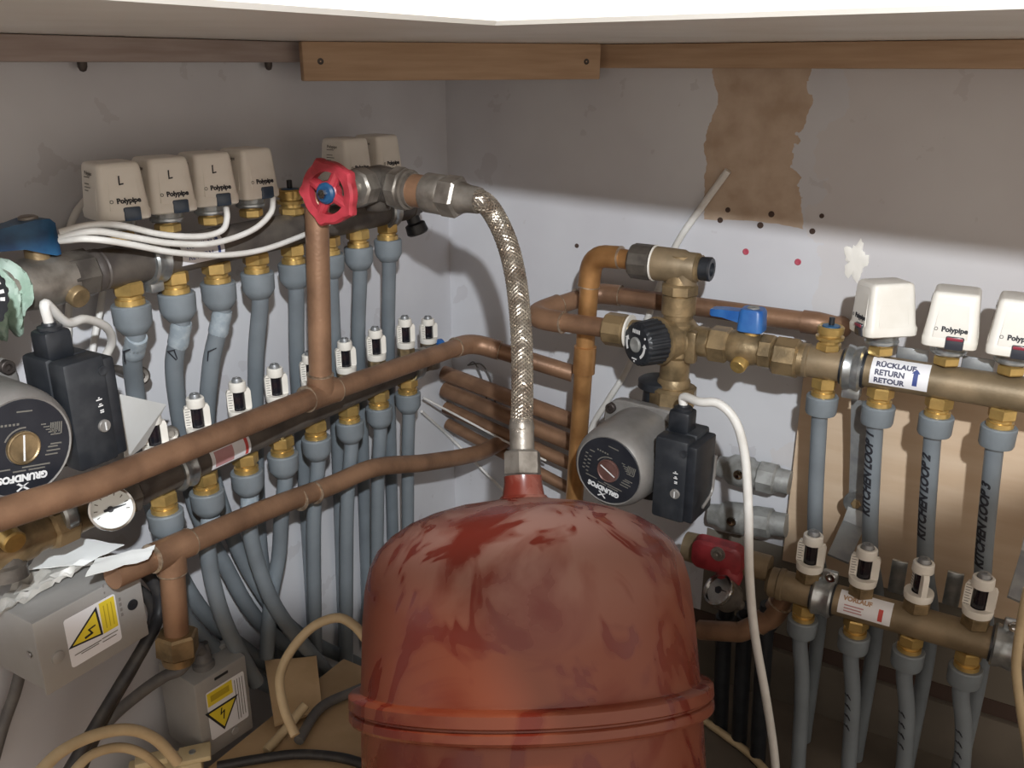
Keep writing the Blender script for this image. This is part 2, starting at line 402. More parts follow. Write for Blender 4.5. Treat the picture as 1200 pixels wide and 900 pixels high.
for (x, y, l) in [(95, 67, 'dark screw tip under the left batten, the one nearer the blue lever'), (314, 69, 'dark screw tip under the left batten, the one nearer the diagonal batten')]:
    p = PX(x, y, .010); p.z = .7012
    solo('screw_tip', MB().lathe(p+V((0, 0, .0005)), (0, 0, -1), [(0, .004), (.004, .0038), (.007, .0025), (.008, 0)], 10), 'screw', l, 'screw', 'screw tips under the left batten')
# plywood back board on the right wall
pl, pr_ = PY(938, 470, -.016), PY(1200, 470, -.016)
tag(new_obj('plywood_board', MB().box(((pl.x+1.2)/2, -.0085, .245), (1.2-pl.x, .0155, .25), bev=.001), 'plywood', None, V((pl.x+.3, -.008, .12))), 'pale plywood backing board on the wall behind the right manifold pipes', 'board')
# ================================================================== REPEATED SMALL FITTINGS
def rr(w, d, r, z, n=5, dx=0, dy=0):
    P = []
    for cx, cy, a0 in ((w/2-r, d/2-r, 0), (-w/2+r, d/2-r, PI/2), (-w/2+r, -d/2+r, PI), (w/2-r, -d/2+r, 1.5*PI)):
        for k in range(n+1):
            a = a0+PI/2*k/n; P.append(V((cx+r*math.cos(a)+dx, cy+r*math.sin(a)+dy, z)))
    return P
def make_actuator(label, win, red, loc):
    t = thing('actuator_head', label, 'actuator', (0, 0, 0))
    part('adapter_nut', MB().hexn((0, 0, -.013), Z_, 0, .009, .0125).lathe((0, 0, -.004), Z_, [(0, .0095), (.003, .0095)], 18), 'brass_bright', t)
    mb = MB(); mb.lathe((0, 0, -.002), Z_, [(0, .0145), (.0015, .0158), (.0035, .0158), (.0045, .0150), (.0095, .0158), (.012, .0162), (.0135, .015)], 36)
    part('collar', mb, 'steel', t)
    mb = MB()
    mb.loft([rr(.043, .047, .006, .0085), rr(.0465, .0500, .007, .0098), rr(.0472, .0508, .007, .0165), rr(.0450, .0478, .0065, .0195),
             rr(.0398, .0420, .005, .053), rr(.0388, .0404, .005, .0570), rr(.0366, .0376, .0045, .0590), rr(.0330, .0340, .004, .0597)])
    part('housing', mb, 'white', t, smooth=.7)
    # tapering front and side panels stand slightly proud between the corner grooves
    mb = MB()
    def panel(w0, w1, z0, z1, y0, y1, rot):
        c, s_ = math.cos(rot), math.sin(rot); R = lambda p: V((p.x*c-p.y*s_, p.x*s_+p.y*c, p.z))
        sec = lambda w, z, y: [R(V(q)) for q in ((-w/2, y+.006, z), (-w/2, y+.0008, z), (-w/2+.0012, y-.0006, z), (w/2-.0012, y-.0006, z), (w/2, y+.0008, z), (w/2, y+.006, z))]
        mb.loft([sec(w0, z0, y0), sec(w0*.99, z0+.002, y0-.0001), sec(w1, z1-.003, y1), sec(w1*.94, z1, y1+.003)])
    panel(.031, .0255, .018, .0585, -.0240, -.0200, 0); panel(.031, .0255, .018, .0585, -.0224, -.0186, PI/2); panel(.031, .0255, .018, .0585, -.0224, -.0186, -PI/2)
    part('side_panels', mb, 'white', t, smooth=.5)
    w = part('indicator_window', MB().box((.0045, -.0232, .0145), (.0155, .007, .0125), bev=.0015), win, t)
    if red: part('indicator_strip', MB().box((.0045, -.0268, .0188), (.0135, .001, .0028), bev=.0003), 'window_red', w)
    # printed name on the sloping front
    o = V((.003, -.02385, .0265)); up = V((0, .0040, .0405)).normalized()
    mp = pmap(o, X_, up, .0003)
    text('printed_name', 'Polypipe', .0064, mp, 'ink', t, bold=.0003)
    mb = MB()
    for k in range(14):
        a0, a1 = 2*PI*k/14, 2*PI*(k+1)/14; c = (-.0155, 0)
        mb.poly(mp, [(c[0]+.0017*math.cos(a0), .0017*math.sin(a0)), (c[0]+.0017*math.cos(a1), .0017*math.sin(a1)), (c[0]+.0011*math.cos(a1), .0011*math.sin(a1)), (c[0]+.0011*math.cos(a0), .0011*math.sin(a0))], 0, .0002)
    part('printed_emblem', mb, 'ink_grey', t)
    mp2 = pmap((-.0209, 0, .043), -Y_, V((.0038, 0, .0405)), .0004)
    part('side_print', bars(mp2, [(-.009, .003, .004), (-.009, .001, -.002), (-.009, .004, -.005), (-.009, -.001, -.008)]), 'ink_grey', t)
    text('side_name', 'Polypipe', .005, pmap((-.0202, 0, .0505), -Y_, V((.0038, 0, .0405)), .0005), 'ink_grey', t)
    return t
def mark_l(t, dx=0, dz=0, sz=.0075):
    up = V((0, .0040, .0405)).normalized(); o = V((-.001+dx, -.0228, .0445+dz))
    mp = pmap(o-V((0, -.0012, 0)), X_, up, .0006); mb = MB()
    mb.poly(mp, [(-.0019, .004), (-.0006, .0042), (-.0012, -.0028), (.0018, -.0024), (.002, -.0036), (-.0024, -.0042)], 0, .0002)
    p = new_obj('marker_letter', mb, 'ink', None, V()); p.parent = t
    return p
act_r = make_actuator('white actuator head turned aside, logo facing left, next to the steel clamp', 'window_dark', True, None)
act_l = make_actuator('cream actuator head marked L, nearest the blue lever on the left wall', 'window_blue', False, None)
def make_spindle(loc, label):
    t = thing('valve_insert', label, 'valve insert', loc)
    l = V(loc)
    part('insert_body', MB().hexn(l, Z_, 0, .008, .0125).lathe(l, Z_, [(.008, .010), (.0115, .010), (.0115, .0135), (.0145, .014), (.0155, .0105), (.018, .0105), (.018, .0128), (.024, .0132), (.0255, .0115), (.0245, .009), (.0235, .009)], 24), 'brass_bright', t)
    part('seal', MB().lathe(l, Z_, [(.0225, .009), (.0258, .0085), (.0262, .004), (.0265, 0)], 18), 'blue_dark', t)
    part('pin', MB().cyl(l+V((0, 0, .025)), l+V((0, 0, .034)), .0028, 12), 'black', t)
    return t
def make_flow(label):
    t = thing('flow_meter', label, 'flow meter', (0, 0, 0))
    part('base_nut', MB().hexn((0, 0, -.012), Z_, 0, .013, .0135), 'brass', t)
    mb = MB()
    mb.lathe((0, 0, 0), Z_, [(0, .0105), (.002, .0135), (.008, .0142), (.010, .0138), (.010, .0075), (.004, .007)], 26)
    for s in (-1, 1):      # the two scale plates either side of the sight tube, rounded towards the bottom
        mp = lambda u, v, w, s=s: V((s*u, -.0035+w, v))
        mb.poly(mp, [(.0068, .006), (.0125, .006), (.0142, .012), (.0142, .031), (.0125, .0345), (.0095, .0345), (.0068, .036)], 0, .0055)
    mb.lathe((0, 0, .0325), Z_, [(0, .0075), (0, .0100), (.001, .0105), (.0095, .0100), (.0105, .0090), (.0105, .0070), (.006, .0066)], 24)
    part('guard', mb, 'white', t)
    part('sight_tube', MB().lathe((0, 0, .004), Z_, [(0, .0064), (.029, .0064), (.0295, .006)], 18), 'glass', t)
    part('cap', MB().lathe((0, 0, .036), Z_, [(0, .0062), (.009, .0060), (.011, .0050), (.0112, .0022), (.010, .002), (.010, 0)], 18), 'greysteel', t)
    mp = pmap((-.0105, -.0035, .021), X_, Z_, .0002)
    part('scale_marks', bars(mp, [(-.0025, .0015 if k % 2 else .0028, -.010+k*.003) for k in range(8)], h=.0006), 'ink_grey', t)
    return t
LINES = {}
def line_at(P, z):
    for a, b in zip(P, P[1:]):
        if min(a.z, b.z) <= z <= max(a.z, b.z) and abs(a.z-b.z) > 1e-9: return a.lerp(b, (z-a.z)/(b.z-a.z))
    return P[-1].copy()
def grey_pipe(top, path, label, group, sleeve=False, rot=0, r=.0082, cyl=False):
    """top: point where the brass adapter meets the manifold; path: further points of the pipe below the nut"""
    top = V(top); t = thing('underfloor_pipe', label, 'pipe', (path[-1][0], path[-1][1], path[-1][2]), group)
    a = top+V((0, 0, -.042))
    part('adapter', MB().hexn(top, -Z_, 0, .012, .0128, ph=rot).lathe(top, -Z_, [(.012, .0098), (.015, .0098), (.015, .0118), (.022, .0122)], 20), 'brass_bright', t)
    part('nut', MB().lathe(top, -Z_, [(.0195, .0125), (.0195, .0150), (.0208, .0160)]+([(.037, .0156), (.0395, .0146), (.0402, .0098), (.041, .0084)] if cyl else [(.036, .0155), (.040, .0135), (.045, .0098), (.0455, .0084)]), 30), 'nut', t)
    pts = [top+V((0, 0, -.030)), top+V((0, 0, -.052))]+[V(p) for p in path]; LINES[t.name] = crom(pts, 9)
    body = part('pipe', MB().tube(crom(pts, 9), r, 16), 'pipe', t, smooth=1.2)
    if sleeve:
        d = (pts[2]-pts[1]).normalized(); b = pts[1]
        part('insert_sleeve', MB().lathe(b, d, [(-.006, r+.0004), (0, r+.0011), (.006, r+.0005), (.010, r+.0011), (.016, r+.0011), (.019, r+.0002)], 20), 'sleeve', t)
    return t
# ================================================================== RIGHT RETURN MANIFOLD
YR = -.12
zR = PY(1070, 442, YR).z
xR = [PY(px, 440, YR).x for px in (967, 1035, 1106, 1183)]
xl = PY(912, 420, YR).x
man = thing('return_manifold', 'brass return manifold bar with blue printed label and grey steel clamp', 'manifold', (xR[1], YR, zR))
C0 = lambda x: V((x, YR, zR))
mb = MB(); mb.lathe(C0(xl+.022), X_, [(0, .0165), (.004, .0172), (.006, .0178), (.009, .0178), (.010, .0165), (.32, .0165)], 32)
part('bar', mb, 'manifold', man)
part('union_nut', MB().hexn(C0(xl-.004), X_, 0, .026, .0212, 8).lathe(C0(xl+.022), X_, [(0, .018), (.006, .0175)], 24), 'brass', man)
xc = PY(1001, 430, YR).x
part('clamp', MB().lathe(C0(xc-.009), X_, [(0, .0172), (0, .0205), (.002, .0232), (.006, .0225), (.009, .0212), (.012, .0225), (.016, .0232), (.018, .0205), (.018, .0172)], 36).box(C0(xc)+V((0, .004, -.0265)), (.018, .014, .012)), 'steel', man)
part('rubber_liner', MB().lathe(C0(xc-.0115), X_, [(0, .0166), (0, .0185), (.023, .0185), (.023, .0166)], 30), 'black', man)
lx0, lx1 = PY(1019, 440, YR-.016).x, PY(1087, 452, YR-.016).x
fr = V((0, -1, .42)).normalized()
mp = cmap_v(C0(0), X_, fr, .0165, .0001)
lb = part('label', MB().sheet(mp, lx0, lx1, -.0145, .0145, 2, 14, .0003), 'label', man)
mpl = lambda s, f=fr, c=C0(0), r=.0165: (lambda u, v, w: cmap_v(c, X_, f, r, .0004)(u+s[0], v+s[1], w))
text('printed_text', 'RÜCKLAUF', .0072, mpl((lx0+.004, .0060)), 'ink_navy', lb, align='LEFT', bold=.0003, fine=.002)
text('printed_text', 'RETURN', .0072, mpl((lx0+.004, -.0020)), 'ink_navy', lb, align='LEFT', bold=.0003, fine=.002)
text('printed_text', 'RETOUR', .0072, mpl((lx0+.004, -.0098)), 'ink_navy', lb, align='LEFT', bold=.0003, fine=.002)
part('printed_arrow', MB().sheet(mpl((lx1-.0115, -.002)), -.0021, .0021, -.008, .004, 1, 10, .0003).poly(mpl((lx1-.0115, -.002)), [(-.0036, .0038), (.0036, .0038), (.0022, .0058), (0, .0080), (-.0022, .0058)], .0001, .0004), 'ink_blue', lb)
for x0, x1 in ((1050, 1087), (1128, 1166)):
    a, b = PY(x0, 418, -.10).x, PY(x1, 425, -.10).x
    part('bracket_plate', MB().box(((a+b)/2, -.100, zR+.012), (b-a, .003, .022), bev=.001), 'greysteel', man)
make_spindle(C0(xR[0])+V((0, 0, .0145)), 'bare brass valve insert with black pin, no actuator, beside the steel clamp')
za = zR+.031
act_r.location = V((xR[1]-.006, YR, za)); act_r.rotation_euler = (math.radians(2), math.radians(-4), math.radians(-56))
act_r['group'] = 'white actuator heads on the right manifold'
dup(act_r, (xR[2], YR, za), math.radians(2), 'white actuator head above the printed label end, squarely facing front, whole logo in view', 'white actuator heads on the right manifold').rotation_euler = (0, 0, math.radians(3))
dup(act_r, (xR[3], YR, za), 0, 'white actuator head at the right edge of the photo, partly cut off', 'white actuator heads on the right manifold').rotation_euler = (0, 0, math.radians(2))
# return pipes, hand marked
def marked(t, s, x, z0, z1, y, r=.0082, size=.010, face=-.35):
    L = z1-z0; f = V((math.sin(face), -math.cos(face), 0))
    m0 = cmap_v(V((x, y, (z0+z1)/2)), Z_, f, r, .0003)
    text('handwriting', s, size, m0, 'ink', t, shear=.25)
gr = 'grey return pipes under the right manifold'
spec = [('grey plain pipe without handwriting, under the bare valve insert', None, (962, 700)), ('grey pipe handwritten KITCHEN LOOP 1, under the printed label', 'KITCHEN LOOP 1', (1031, 700)),
        ('grey pipe handwritten KITCHEN LOOP 2', 'KITCHEN LOOP 2', (1098, 700)), ('grey pipe handwritten KITCHEN LOOP 3 at the right edge', 'KITCHEN LOOP 3', (1166, 700))]
for i, (l, w, bp) in enumerate(spec):
    top = C0(xR[i])+V((0, 0, -.0145)); lo = PY(bp[0], bp[1], YR+.04); xb = lo.x
    t = grey_pipe(top, [(xR[i]*.6+xb*.4, YR+.012, .22), (xb, YR+.045, .11), (xb, YR+.055, FL)], l, gr, rot=.3*i, cyl=True)
    if w:
        pz = {1: (.355, .255), 2: (.340, .245), 3: (.325, .225)}[i]
        def hm(u, v, w_, pz=pz, P=LINES[t.name]):
            c = line_at(P, (pz[0]+pz[1])/2+u); f = V((-.40, -.91, 0)).normalized(); e = f.cross(Z_)
            return c+(f*math.cos(v/.0082)+e*math.sin(v/.0082))*(.0082+w_+.0004)
        text('handwriting', w, .0120, hm, 'ink', t, shear=.35, bold=.0005, fine=.0018)
# ================================================================== RIGHT FLOW MANIFOLD
YF = -.15
zF = PY(1070, 728, YF).z
xF = [PY(px, 733, YF).x for px in (940, 1003, 1070, 1142)]
D0 = lambda x: V((x, YF, zF))
fm = thing('flow_manifold', 'brass flow manifold bar with faded red label, below the return manifold', 'manifold', (xF[1], YF, zF))
xa = PY(900, 675, YF).x
part('bar', MB().lathe(D0(xa), X_, [(0, .0125), (.004, .0162), (.012, .0162), (.013, .0175), (.018, .0175), (.019, .0162), (.40, .0162)], 30), 'manifold', fm)
for i, px in enumerate((966, 1178)):
    x = PY(px, 690+ (60 if i else 0), YF).x
    c = part('clamp', MB().lathe(D0(x-.010), X_, [(0, .0165), (0, .0198), (.002, .0215), (.006, .0205), (.010, .0196), (.014, .0205), (.018, .0215), (.020, .0198), (.020, .0165)], 34).box(D0(x+.004)+V((0, .002, .0245)), (.016, .006, .014)), 'steel', fm)
    part('clamp_screw', MB().lathe(D0(x+.005)+V((0, -.001, .025)), (0, -1, 0), [(0, .0055), (.002, .0055), (.003, .0045), (.0028, .002), (.001, 0)], 16), 'chrome', c)
    part('rubber_liner', MB().lathe(D0(x-.012), X_, [(0, .0163), (0, .0180), (.024, .0180), (.024, .0163)], 28), 'black', fm)
lx0, lx1 = PY(983, 703, YF-.014).x, PY(1044, 725, YF-.014).x
fr2 = V((0, -1, .62)).normalized()
lb = part('label', MB().sheet(cmap_v(D0(0), X_, fr2, .0162, .0001), lx0, lx1, -.013, .013, 2, 14, .0003), 'label', fm)
ml = lambda s: (lambda u, v, w: cmap_v(D0(0), X_, fr2, .0162, .0004)(u+s[0], v+s[1], w))
text('printed_text', 'VORLAUF', .0064, ml((lx0+.004, .004)), 'ink_brown', lb, align='LEFT', bold=.0003, fine=.002)
part('faded_lines', bars(ml((lx0+.006, 0)), [(0, .019, -.0025), (0, .017, -.0055), (0, .018, -.0085)], h=.0012), 'ink_pink', lb)
part('printed_bar', MB().sheet(ml((lx1-.010, -.004)), -.0022, .0022, -.0062, .0062, 1, 4, .0002), 'ink_red', lb)
flow = make_flow('white flow meter at the far left end of the lower right manifold')
flow.location = D0(xF[0])+V((0, 0, .026)); flow['group'] = 'flow meters on the right manifold'
for x, l, rz in ((xF[1], 'white flow meter directly above the faded red label', .1), (xF[2], 'white flow meter turned side on, right of the faded red label', -1.1), (xF[3], 'white flow meter nearest the clamp at the right edge', -.15)):
    dup(flow, D0(x)+V((0, 0, .026)), rz, l, 'flow meters on the right manifold')
gr = 'grey flow pipes under the right manifold'
for i, (l, bx) in enumerate([('grey flow pipe rising from the floor to the left end of the lower right manifold', 937), ('grey flow pipe with ink marks under the faded red label', 998),
                             ('grey flow pipe with ink marks under the side-on flow meter', 1066), ('grey flow pipe with ink marks near the clamp at the right edge', 1138)]):
    top = D0(xF[i])+V((0, 0, -.0140)); lo = PY(bx, 900, YF)
    t = grey_pipe(top, [(xF[i]*.5+lo.x*.5, YF, .045), (lo.x, YF, FL)], l, gr, rot=.4*i, cyl=True)
    if i:
        def hm(u, v, w_, P=LINES[t.name]):
            c = line_at(P, .040+u); f = V((-.5, -.86, 0)).normalized(); e = f.cross(Z_)
            return c+(f*math.cos(v/.0082)+e*math.sin(v/.0082))*(.0082+w_+.0004)
        mb = MB(); m_ = hm
        for k in range(4):
            u = -.022+k*.013
            mb.poly(m_, [(u, -.004), (u+.0015, -.004), (u+.006, .003), (u+.0045, .0035)], 0, .0003); mb.poly(m_, [(u+.003, -.0035), (u+.0065, -.001), (u+.006, .0002), (u+.0025, -.002)], 0, .0003)
        part('ink_marks', mb, 'ink', t)
# steel bracket holding both manifolds
bt = thing('manifold_bracket', 'bent grey steel strap bracket with round washer between the right manifolds', 'bracket', PY(985, 655, -.09))
def strap(pp, w, th, yv):
    mb = MB(); secs = []
    for i, p in enumerate(pp):
        d = (pp[min(i+1, len(pp)-1)]-pp[max(i-1, 0)]).normalized(); n = d.cross(Y_).normalized(); b = d.cross(n)
        secs.append([p+n*w/2+b*th/2, p-n*w/2+b*th/2, p-n*w/2-b*th/2, p+n*w/2-b*th/2])
    return mb.loft(secs)
part('upper_strap', strap([PY(1010, 470, -.085), PY(1009, 520, -.075), PY(1006, 600, -.062)], .021, .003, 0), 'greysteel', bt)
part('lower_strap', strap([PY(1008, 594, -.066), PY(1000, 615, -.072), PY(982, 655, -.120)], .023, .003, 0), 'greysteel', bt)
pw = PY(1004, 589, -.066)
part('washer', MB().lathe(pw, (0, -1, 0), [(0, .0135), (.002, .0140), (.0025, .0135), (.0025, .006)], 30), 'steel', bt)
part('bolt', MB().hexn(pw, (0, -1, 0), .002, .006, .0055), 'brass', bt)
# ================================================================== LEFT RETURN MANIFOLD
XL = .07
zL = PX(300, 278, XL).z
yL = [PX(px, 302-.169*(px-146), XL).y for px in (145, 200, 250, 297, 341, 383, 418, 453)]
L0 = lambda y: V((XL, y, zL))
ya = PX(100, 306, XL).y; yb = PX(475, 246, XL).y
lm = thing('return_manifold', 'dusty dark return manifold bar on the left wall, below the cream actuators', 'manifold', (XL, yL[2], zL))
part('bar', MB().lathe(L0(ya), Y_, [(0, .0150), (.004, .0165), (.0065, .0172), (.009, .0165), (.0105, .0172), (.013, .0165), (yb-ya, .0162), (yb-ya+.002, .013)], 30), 'manifold_dark', lm)
part('union_nut', MB().hexn(L0(ya-.024), Y_, 0, .026, .0195, 8), 'darknickel', lm)
for px in (175, 452):
    yc = PX(px, 292 if px < 300 else 248, XL).y
    part('clamp', MB().lathe(L0(yc-.008), Y_, [(0, .0165), (0, .0195), (.002, .021), (.005, .0200), (.008, .0192), (.011, .020), (.014, .021), (.016, .0195), (.016, .0165)], 34).box(L0(yc)+V((0, 0, -.023)), (.01, .014, .010)), 'steel', lm)
part('end_plug', MB().hexn(L0(yb), Y_, 0, .012, .0175, 8).lathe(L0(yb+.012), Y_, [(0, .012), (.012, .012)], 18), 'darknickel', lm)
part('drain_cock', MB().lathe(L0(yb+.004)+V((.004, 0, -.006)), V((.25, .2, -1)), [(0, .008), (.014, .008), (.016, .012), (.026, .013), (.028, .011), (.028, 0)], 20), 'black', lm)
l0, l1 = PX(212, 288, XL+.016).y, PX(262, 284, XL+.016).y
f3 = V((1, 0, .3)).normalized()
lb = part('label', MB().sheet(cmap_v(L0(0), Y_, f3, .0164, .0001), l0, l1, -.013, .013, 2, 14, .0003), 'label', lm)
m3 = lambda s: (lambda u, v, w: cmap_v(L0(0), Y_, f3, .0164, .0004)(u+s[0], v+s[1], w))
text('printed_text', 'RETURN', .0072, m3((l0+.006, -.0065)), 'ink_blue', lb, align='LEFT', fine=.002)
text('printed_text', 'RÜCKLAUF', .0072, m3((l0+.006, .003)), 'ink_blue', lb, align='LEFT', fine=.002)
part('printed_stripe', MB().sheet(m3((l1-.006, 0)), -.0015, .0015, -.012, .012, 1, 6, .0002), 'ink_blue', lb)
make_spindle(L0(PX(342, 250, XL).y)+V((0, 0, .0145)), 'bare valve insert with dark cap on the left manifold, beside the red handwheel')
ga = 'cream actuator heads on the left manifold'
zl = zL+.031
act_l.location = V((XL, yL[0], zl)); act_l.rotation_euler.z = PI/2-.26; act_l.scale = (.87, .87, .87); act_l['group'] = ga
mark_l(act_l)
specs = [(1, -.24, 'cream actuator head marked L, the middle one of the three marked L', True, 0), (2, -.27, 'cream actuator head marked L, third from the blue lever', True, -.002),
         (3, -.10, 'cream actuator head without a marked letter, fourth from the blue lever, in full view', False, 0),
         (6, -.10, 'cream actuator head half hidden right behind the red handwheel', False, 0), (7, -.06, 'cream actuator head nearest the corner of the walls', False, 0)]
for i, dr, l, mk, dx in specs:
    a = dup(act_l, (XL, yL[i] if i < 6 else yL[i]-.012, zl), PI/2+dr, l, ga)
    if not mk:
        for c in list(a.children):
            if c.name.startswith('marker_letter'): bpy.data.objects.remove(c)
gl = 'grey return pipes under the left manifold'
names = ['grey pipe with black tick mark, nearest the left pump', 'grey pipe with black arrow mark, second from the left pump', 'grey pipe with thin black hook mark, third from the left pump',
         'plain grey pipe falling from the left manifold, fourth from the left pump', 'grey pipe just left of the vertical copper riser', 'grey pipe half hidden behind the vertical copper riser',
         'grey pipe from the left manifold, next right of the copper riser', 'grey pipe from the left manifold nearest the corner']
paths = [[(155, 420, .055), (160, 470, .035), (172, 560, .03), (195, 640, .03), (245, 725, .03), (330, 792, .03)],
         [(204, 430, .055), (212, 500, .035), (228, 590, .031), (262, 660, .031), (310, 735, .031), (395, 795, .031)],
         [(247, 430, .055), (243, 520, .03), (262, 600, .03), (298, 680, .03), (350, 742, .03), (435, 785, .03)],
         [(300, 420, .05), (300, 520, .022), (305, 640, .012), (318, 720, .012), (335, 790, .012)],
         [(348, 420, .05), (354, 520, .022), (362, 640, .012), (370, 780, .012)],
         [(392, 420, .05), (396, 520, .022), (400, 640, .012), (404, 770, .012)],
         [(420, 400, .05), (424, 500, .022), (428, 620, .012), (432, 760, .012)],
         [(455, 400, .05), (457, 500, .022), (460, 620, .012), (462, 750, .012)]]
for i in range(8):
    top = L0(yL[i])+V((0, 0, -.0135))
    P = [PX(*q) for q in paths[i]]
    t = grey_pipe(top, P, names[i], gl, sleeve=i < 3, rot=.35*i)
    if i < 3:
        c = P[0] if i else PX(150, 430, .055); f = (CAM-c); f.z = 0; f.normalize()
        d = (P[1]-P[0]).normalized()
        m0 = cmap_u(c-d*.018, -d, f, .0083, .0004)
        strokes = [[[(-.003, -.008), (-.0015, -.009), (-.0015, .004), (-.003, .004)], [(-.003, .004), (.006, .006), (.006, .0045), (-.002, .0025)]],
                   [[(-.005, .003), (.005, .0045), (.005, .0032), (-.004, .0016)], [(-.005, .003), (.002, -.008), (.003, -.0072), (-.0035, .003)], [(.001, .003), (.003, -.007), (.004, -.0068), (.0022, .003)]],
                   [[(-.004, -.009), (-.003, -.009), (-.0025, .002), (-.0038, .002)], [(-.0038, .002), (.004, .006), (.004, .005), (-.0025, .0008)]]][i]
        mb = MB()
        for st in strokes: mb.poly(m0, st, 0, .0003)
        part('ink_mark', mb, 'ink', t)
# ================================================================== LEFT FLOW MANIFOLD
XF = .075
zG = PX(262, 526, XF).z
pxs = [187, 237, 285, 328, 368, 408, 443, 477]
yF = [PX(px, 548-.40*(px-205), XF).y for px in pxs]
G0 = lambda y: V((XF, y, zG))
yg0, yg1 = PX(150, 566, XF).y, PX(492, 440, XF).y
fm2 = thing('flow_manifold', 'dusty dark flow manifold bar behind the long copper pipe on the left wall', 'manifold', (XF, yF[2], zG))
part('bar', MB().lathe(G0(yg0), Y_, [(0, .0160), (.004, .0160), (.006, .0170), (.009, .0170), (.010, .0155), (yg1-yg0, .0155)], 28), 'manifold_dark', fm2)
part('union_nut', MB().hexn(G0(yg0-.020), Y_, 0, .022, .0195, 8), 'darknickel', fm2)
for px, py in ((211, 548), (482, 441)):
    yc = PX(px, py, XF).y
    part('clamp', MB().lathe(G0(yc-.008), Y_, [(0, .0155), (0, .0185), (.002, .0200), (.005, .0190), (.008, .0184), (.011, .0190), (.014, .0200), (.016, .0185), (.016, .0155)], 32), 'steel', fm2)
l0, l1 = PX(247, 532, XF+.015).y, PX(293, 518, XF+.015).y
lb = part('label', MB().sheet(cmap_v(G0(0), Y_, f3, .0157, .0001), l0, l1, -.013, .013, 2, 14, .0003), 'label', fm2)
m4 = lambda s: (lambda u, v, w: cmap_v(G0(0), Y_, f3, .0157, .0004)(u+s[0], v+s[1], w))
part('faded_block', MB().sheet(m4((0, 0)), l0+.004, l0+.026, -.011, .004, 1, 6, .0002), 'ink_pink', lb)
part('printed_stripe', MB().sheet(m4((l1-.005, 0)), -.0018, .0018, -.012, .010, 1, 6, .0002), 'ink_red', lb)
part('end_valve', MB().hexn(G0(yg1), Y_, 0, .012, .0165, 8).lathe(G0(yg1+.012), Y_, [(0, .012), (.006, .013), (.010, .012), (.020, .012)], 20).lathe(G0(yg1+.022), Z_, [(-.014, .013), (.004, .013), (.006, .009), (.016, .009)], 20), 'nickel', fm2)
part('end_cap', MB().lathe(G0(yg1+.030)+V((.004, 0, .012)), V((.4, 1, 0)), [(0, .006), (.001, .0085), (.009, .0085), (.010, .0075), (.010, 0)], 20), 'blue', fm2)
fl2 = ['white flow meter half hidden behind the white card by the left pump', 'white flow meter above the printed label, first in full view from the left pump', 'white flow meter second in full view from the left pump',
       'white flow meter third in full view from the left pump', 'white flow meter half hidden behind the copper riser', 'white flow meter just right of the copper riser', 'white flow meter second right of the copper riser',
       'white flow meter third right of the copper riser, last before the corner']
for i in range(8):
    dup(flow, G0(yF[i])+V((0, 0, .0240)), PI/2-.55, fl2[i], 'flow meters on the left manifold').scale = (.80, .80, .86)
dup(flow, G0(yg1+.022)+V((-.004, .004, .016)), PI/2-.5, 'white vent fitting top peeping over the elbow of the long copper pipe', 'flow meters on the left manifold').scale = (.8, .8, .75)
n2 = ['grey flow pipe nearest the round temperature gauge, with clear sleeve', 'grey flow pipe second from the temperature gauge, with clear sleeve', 'grey flow pipe third from the temperature gauge, bending right to the floor', 'grey flow pipe fourth from the temperature gauge, bowing left lower down',
      'grey flow pipe straight below the copper riser', 'grey flow pipe just right of the copper riser, straight down', 'grey flow pipe third from the corner end of the left flow manifold', 'grey flow pipe at the corner end of the left flow manifold']
p2 = [[(192, 640, .07), (205, 700, .05), (235, 745, .048), (290, 790, .048), (340, 815, .048)],
      [(243, 640, .075), (251, 690, .070), (268, 740, .068), (300, 800, .068)],
      [(291, 610, .075), (302, 660, .070), (328, 720, .068), (385, 790, .068)],
      [(330, 600, .07), (327, 650, .055), (318, 700, .05), (312, 770, .05)],
      [(368, 600, .07), (368, 680, .06), (370, 790, .05)], [(407, 590, .07), (406, 680, .06), (406, 780, .05)],
      [(443, 560, .07), (442, 650, .06), (442, 770, .05)], [(478, 540, .07), (478, 640, .06), (478, 760, .05)]]
for i in range(8):
    grey_pipe(G0(yF[i])+V((0, 0, -.0135)), [PX(*q) for q in p2[i]], n2[i], 'grey flow pipes under the left manifold', sleeve=i < 3, rot=.3*i)
# ================================================================== COPPER PIPES
def copper(label, P, r=.011, fr_=.022, mt='copper', collars=(), org=None, cat='copper pipe', group=None, elbow=True, elr=1.16):
    P = [V(p) for p in P]; t = thing('copper_pipe', label, cat, org or P[0], group)
    pts, arcs = fillet(P, fr_) if len(P) > 2 else (P, [])
    part('pipe', MB().tube(pts, r, 20), mt, t, smooth=1.2)
    if elbow:
        for a in [q for q in arcs if (q[1]-q[0]).angle(q[-1]-q[-2]) > .5]:
            d0 = (a[1]-a[0]).normalized(); d1 = (a[-1]-a[-2]).normalized()
            Q = [a[0]-d0*.014]+a+[a[-1]+d1*.014]
            e = part('elbow', MB().tube(Q, r*elr, 20), mt, t, smooth=1.2)
            part('solder_ring', MB().lathe(Q[0]-d0*.001, d0, [(0, r), (.0005, r*(elr+.02)), (.0016, r*(elr+.03)), (.0022, r)], 22), 'solder', e)
            part('solder_ring', MB().lathe(Q[-1]-d1*.001, d1, [(0, r), (.0005, r*(elr+.02)), (.0016, r*(elr+.03)), (.0022, r)], 22), 'solder', e)
    return t
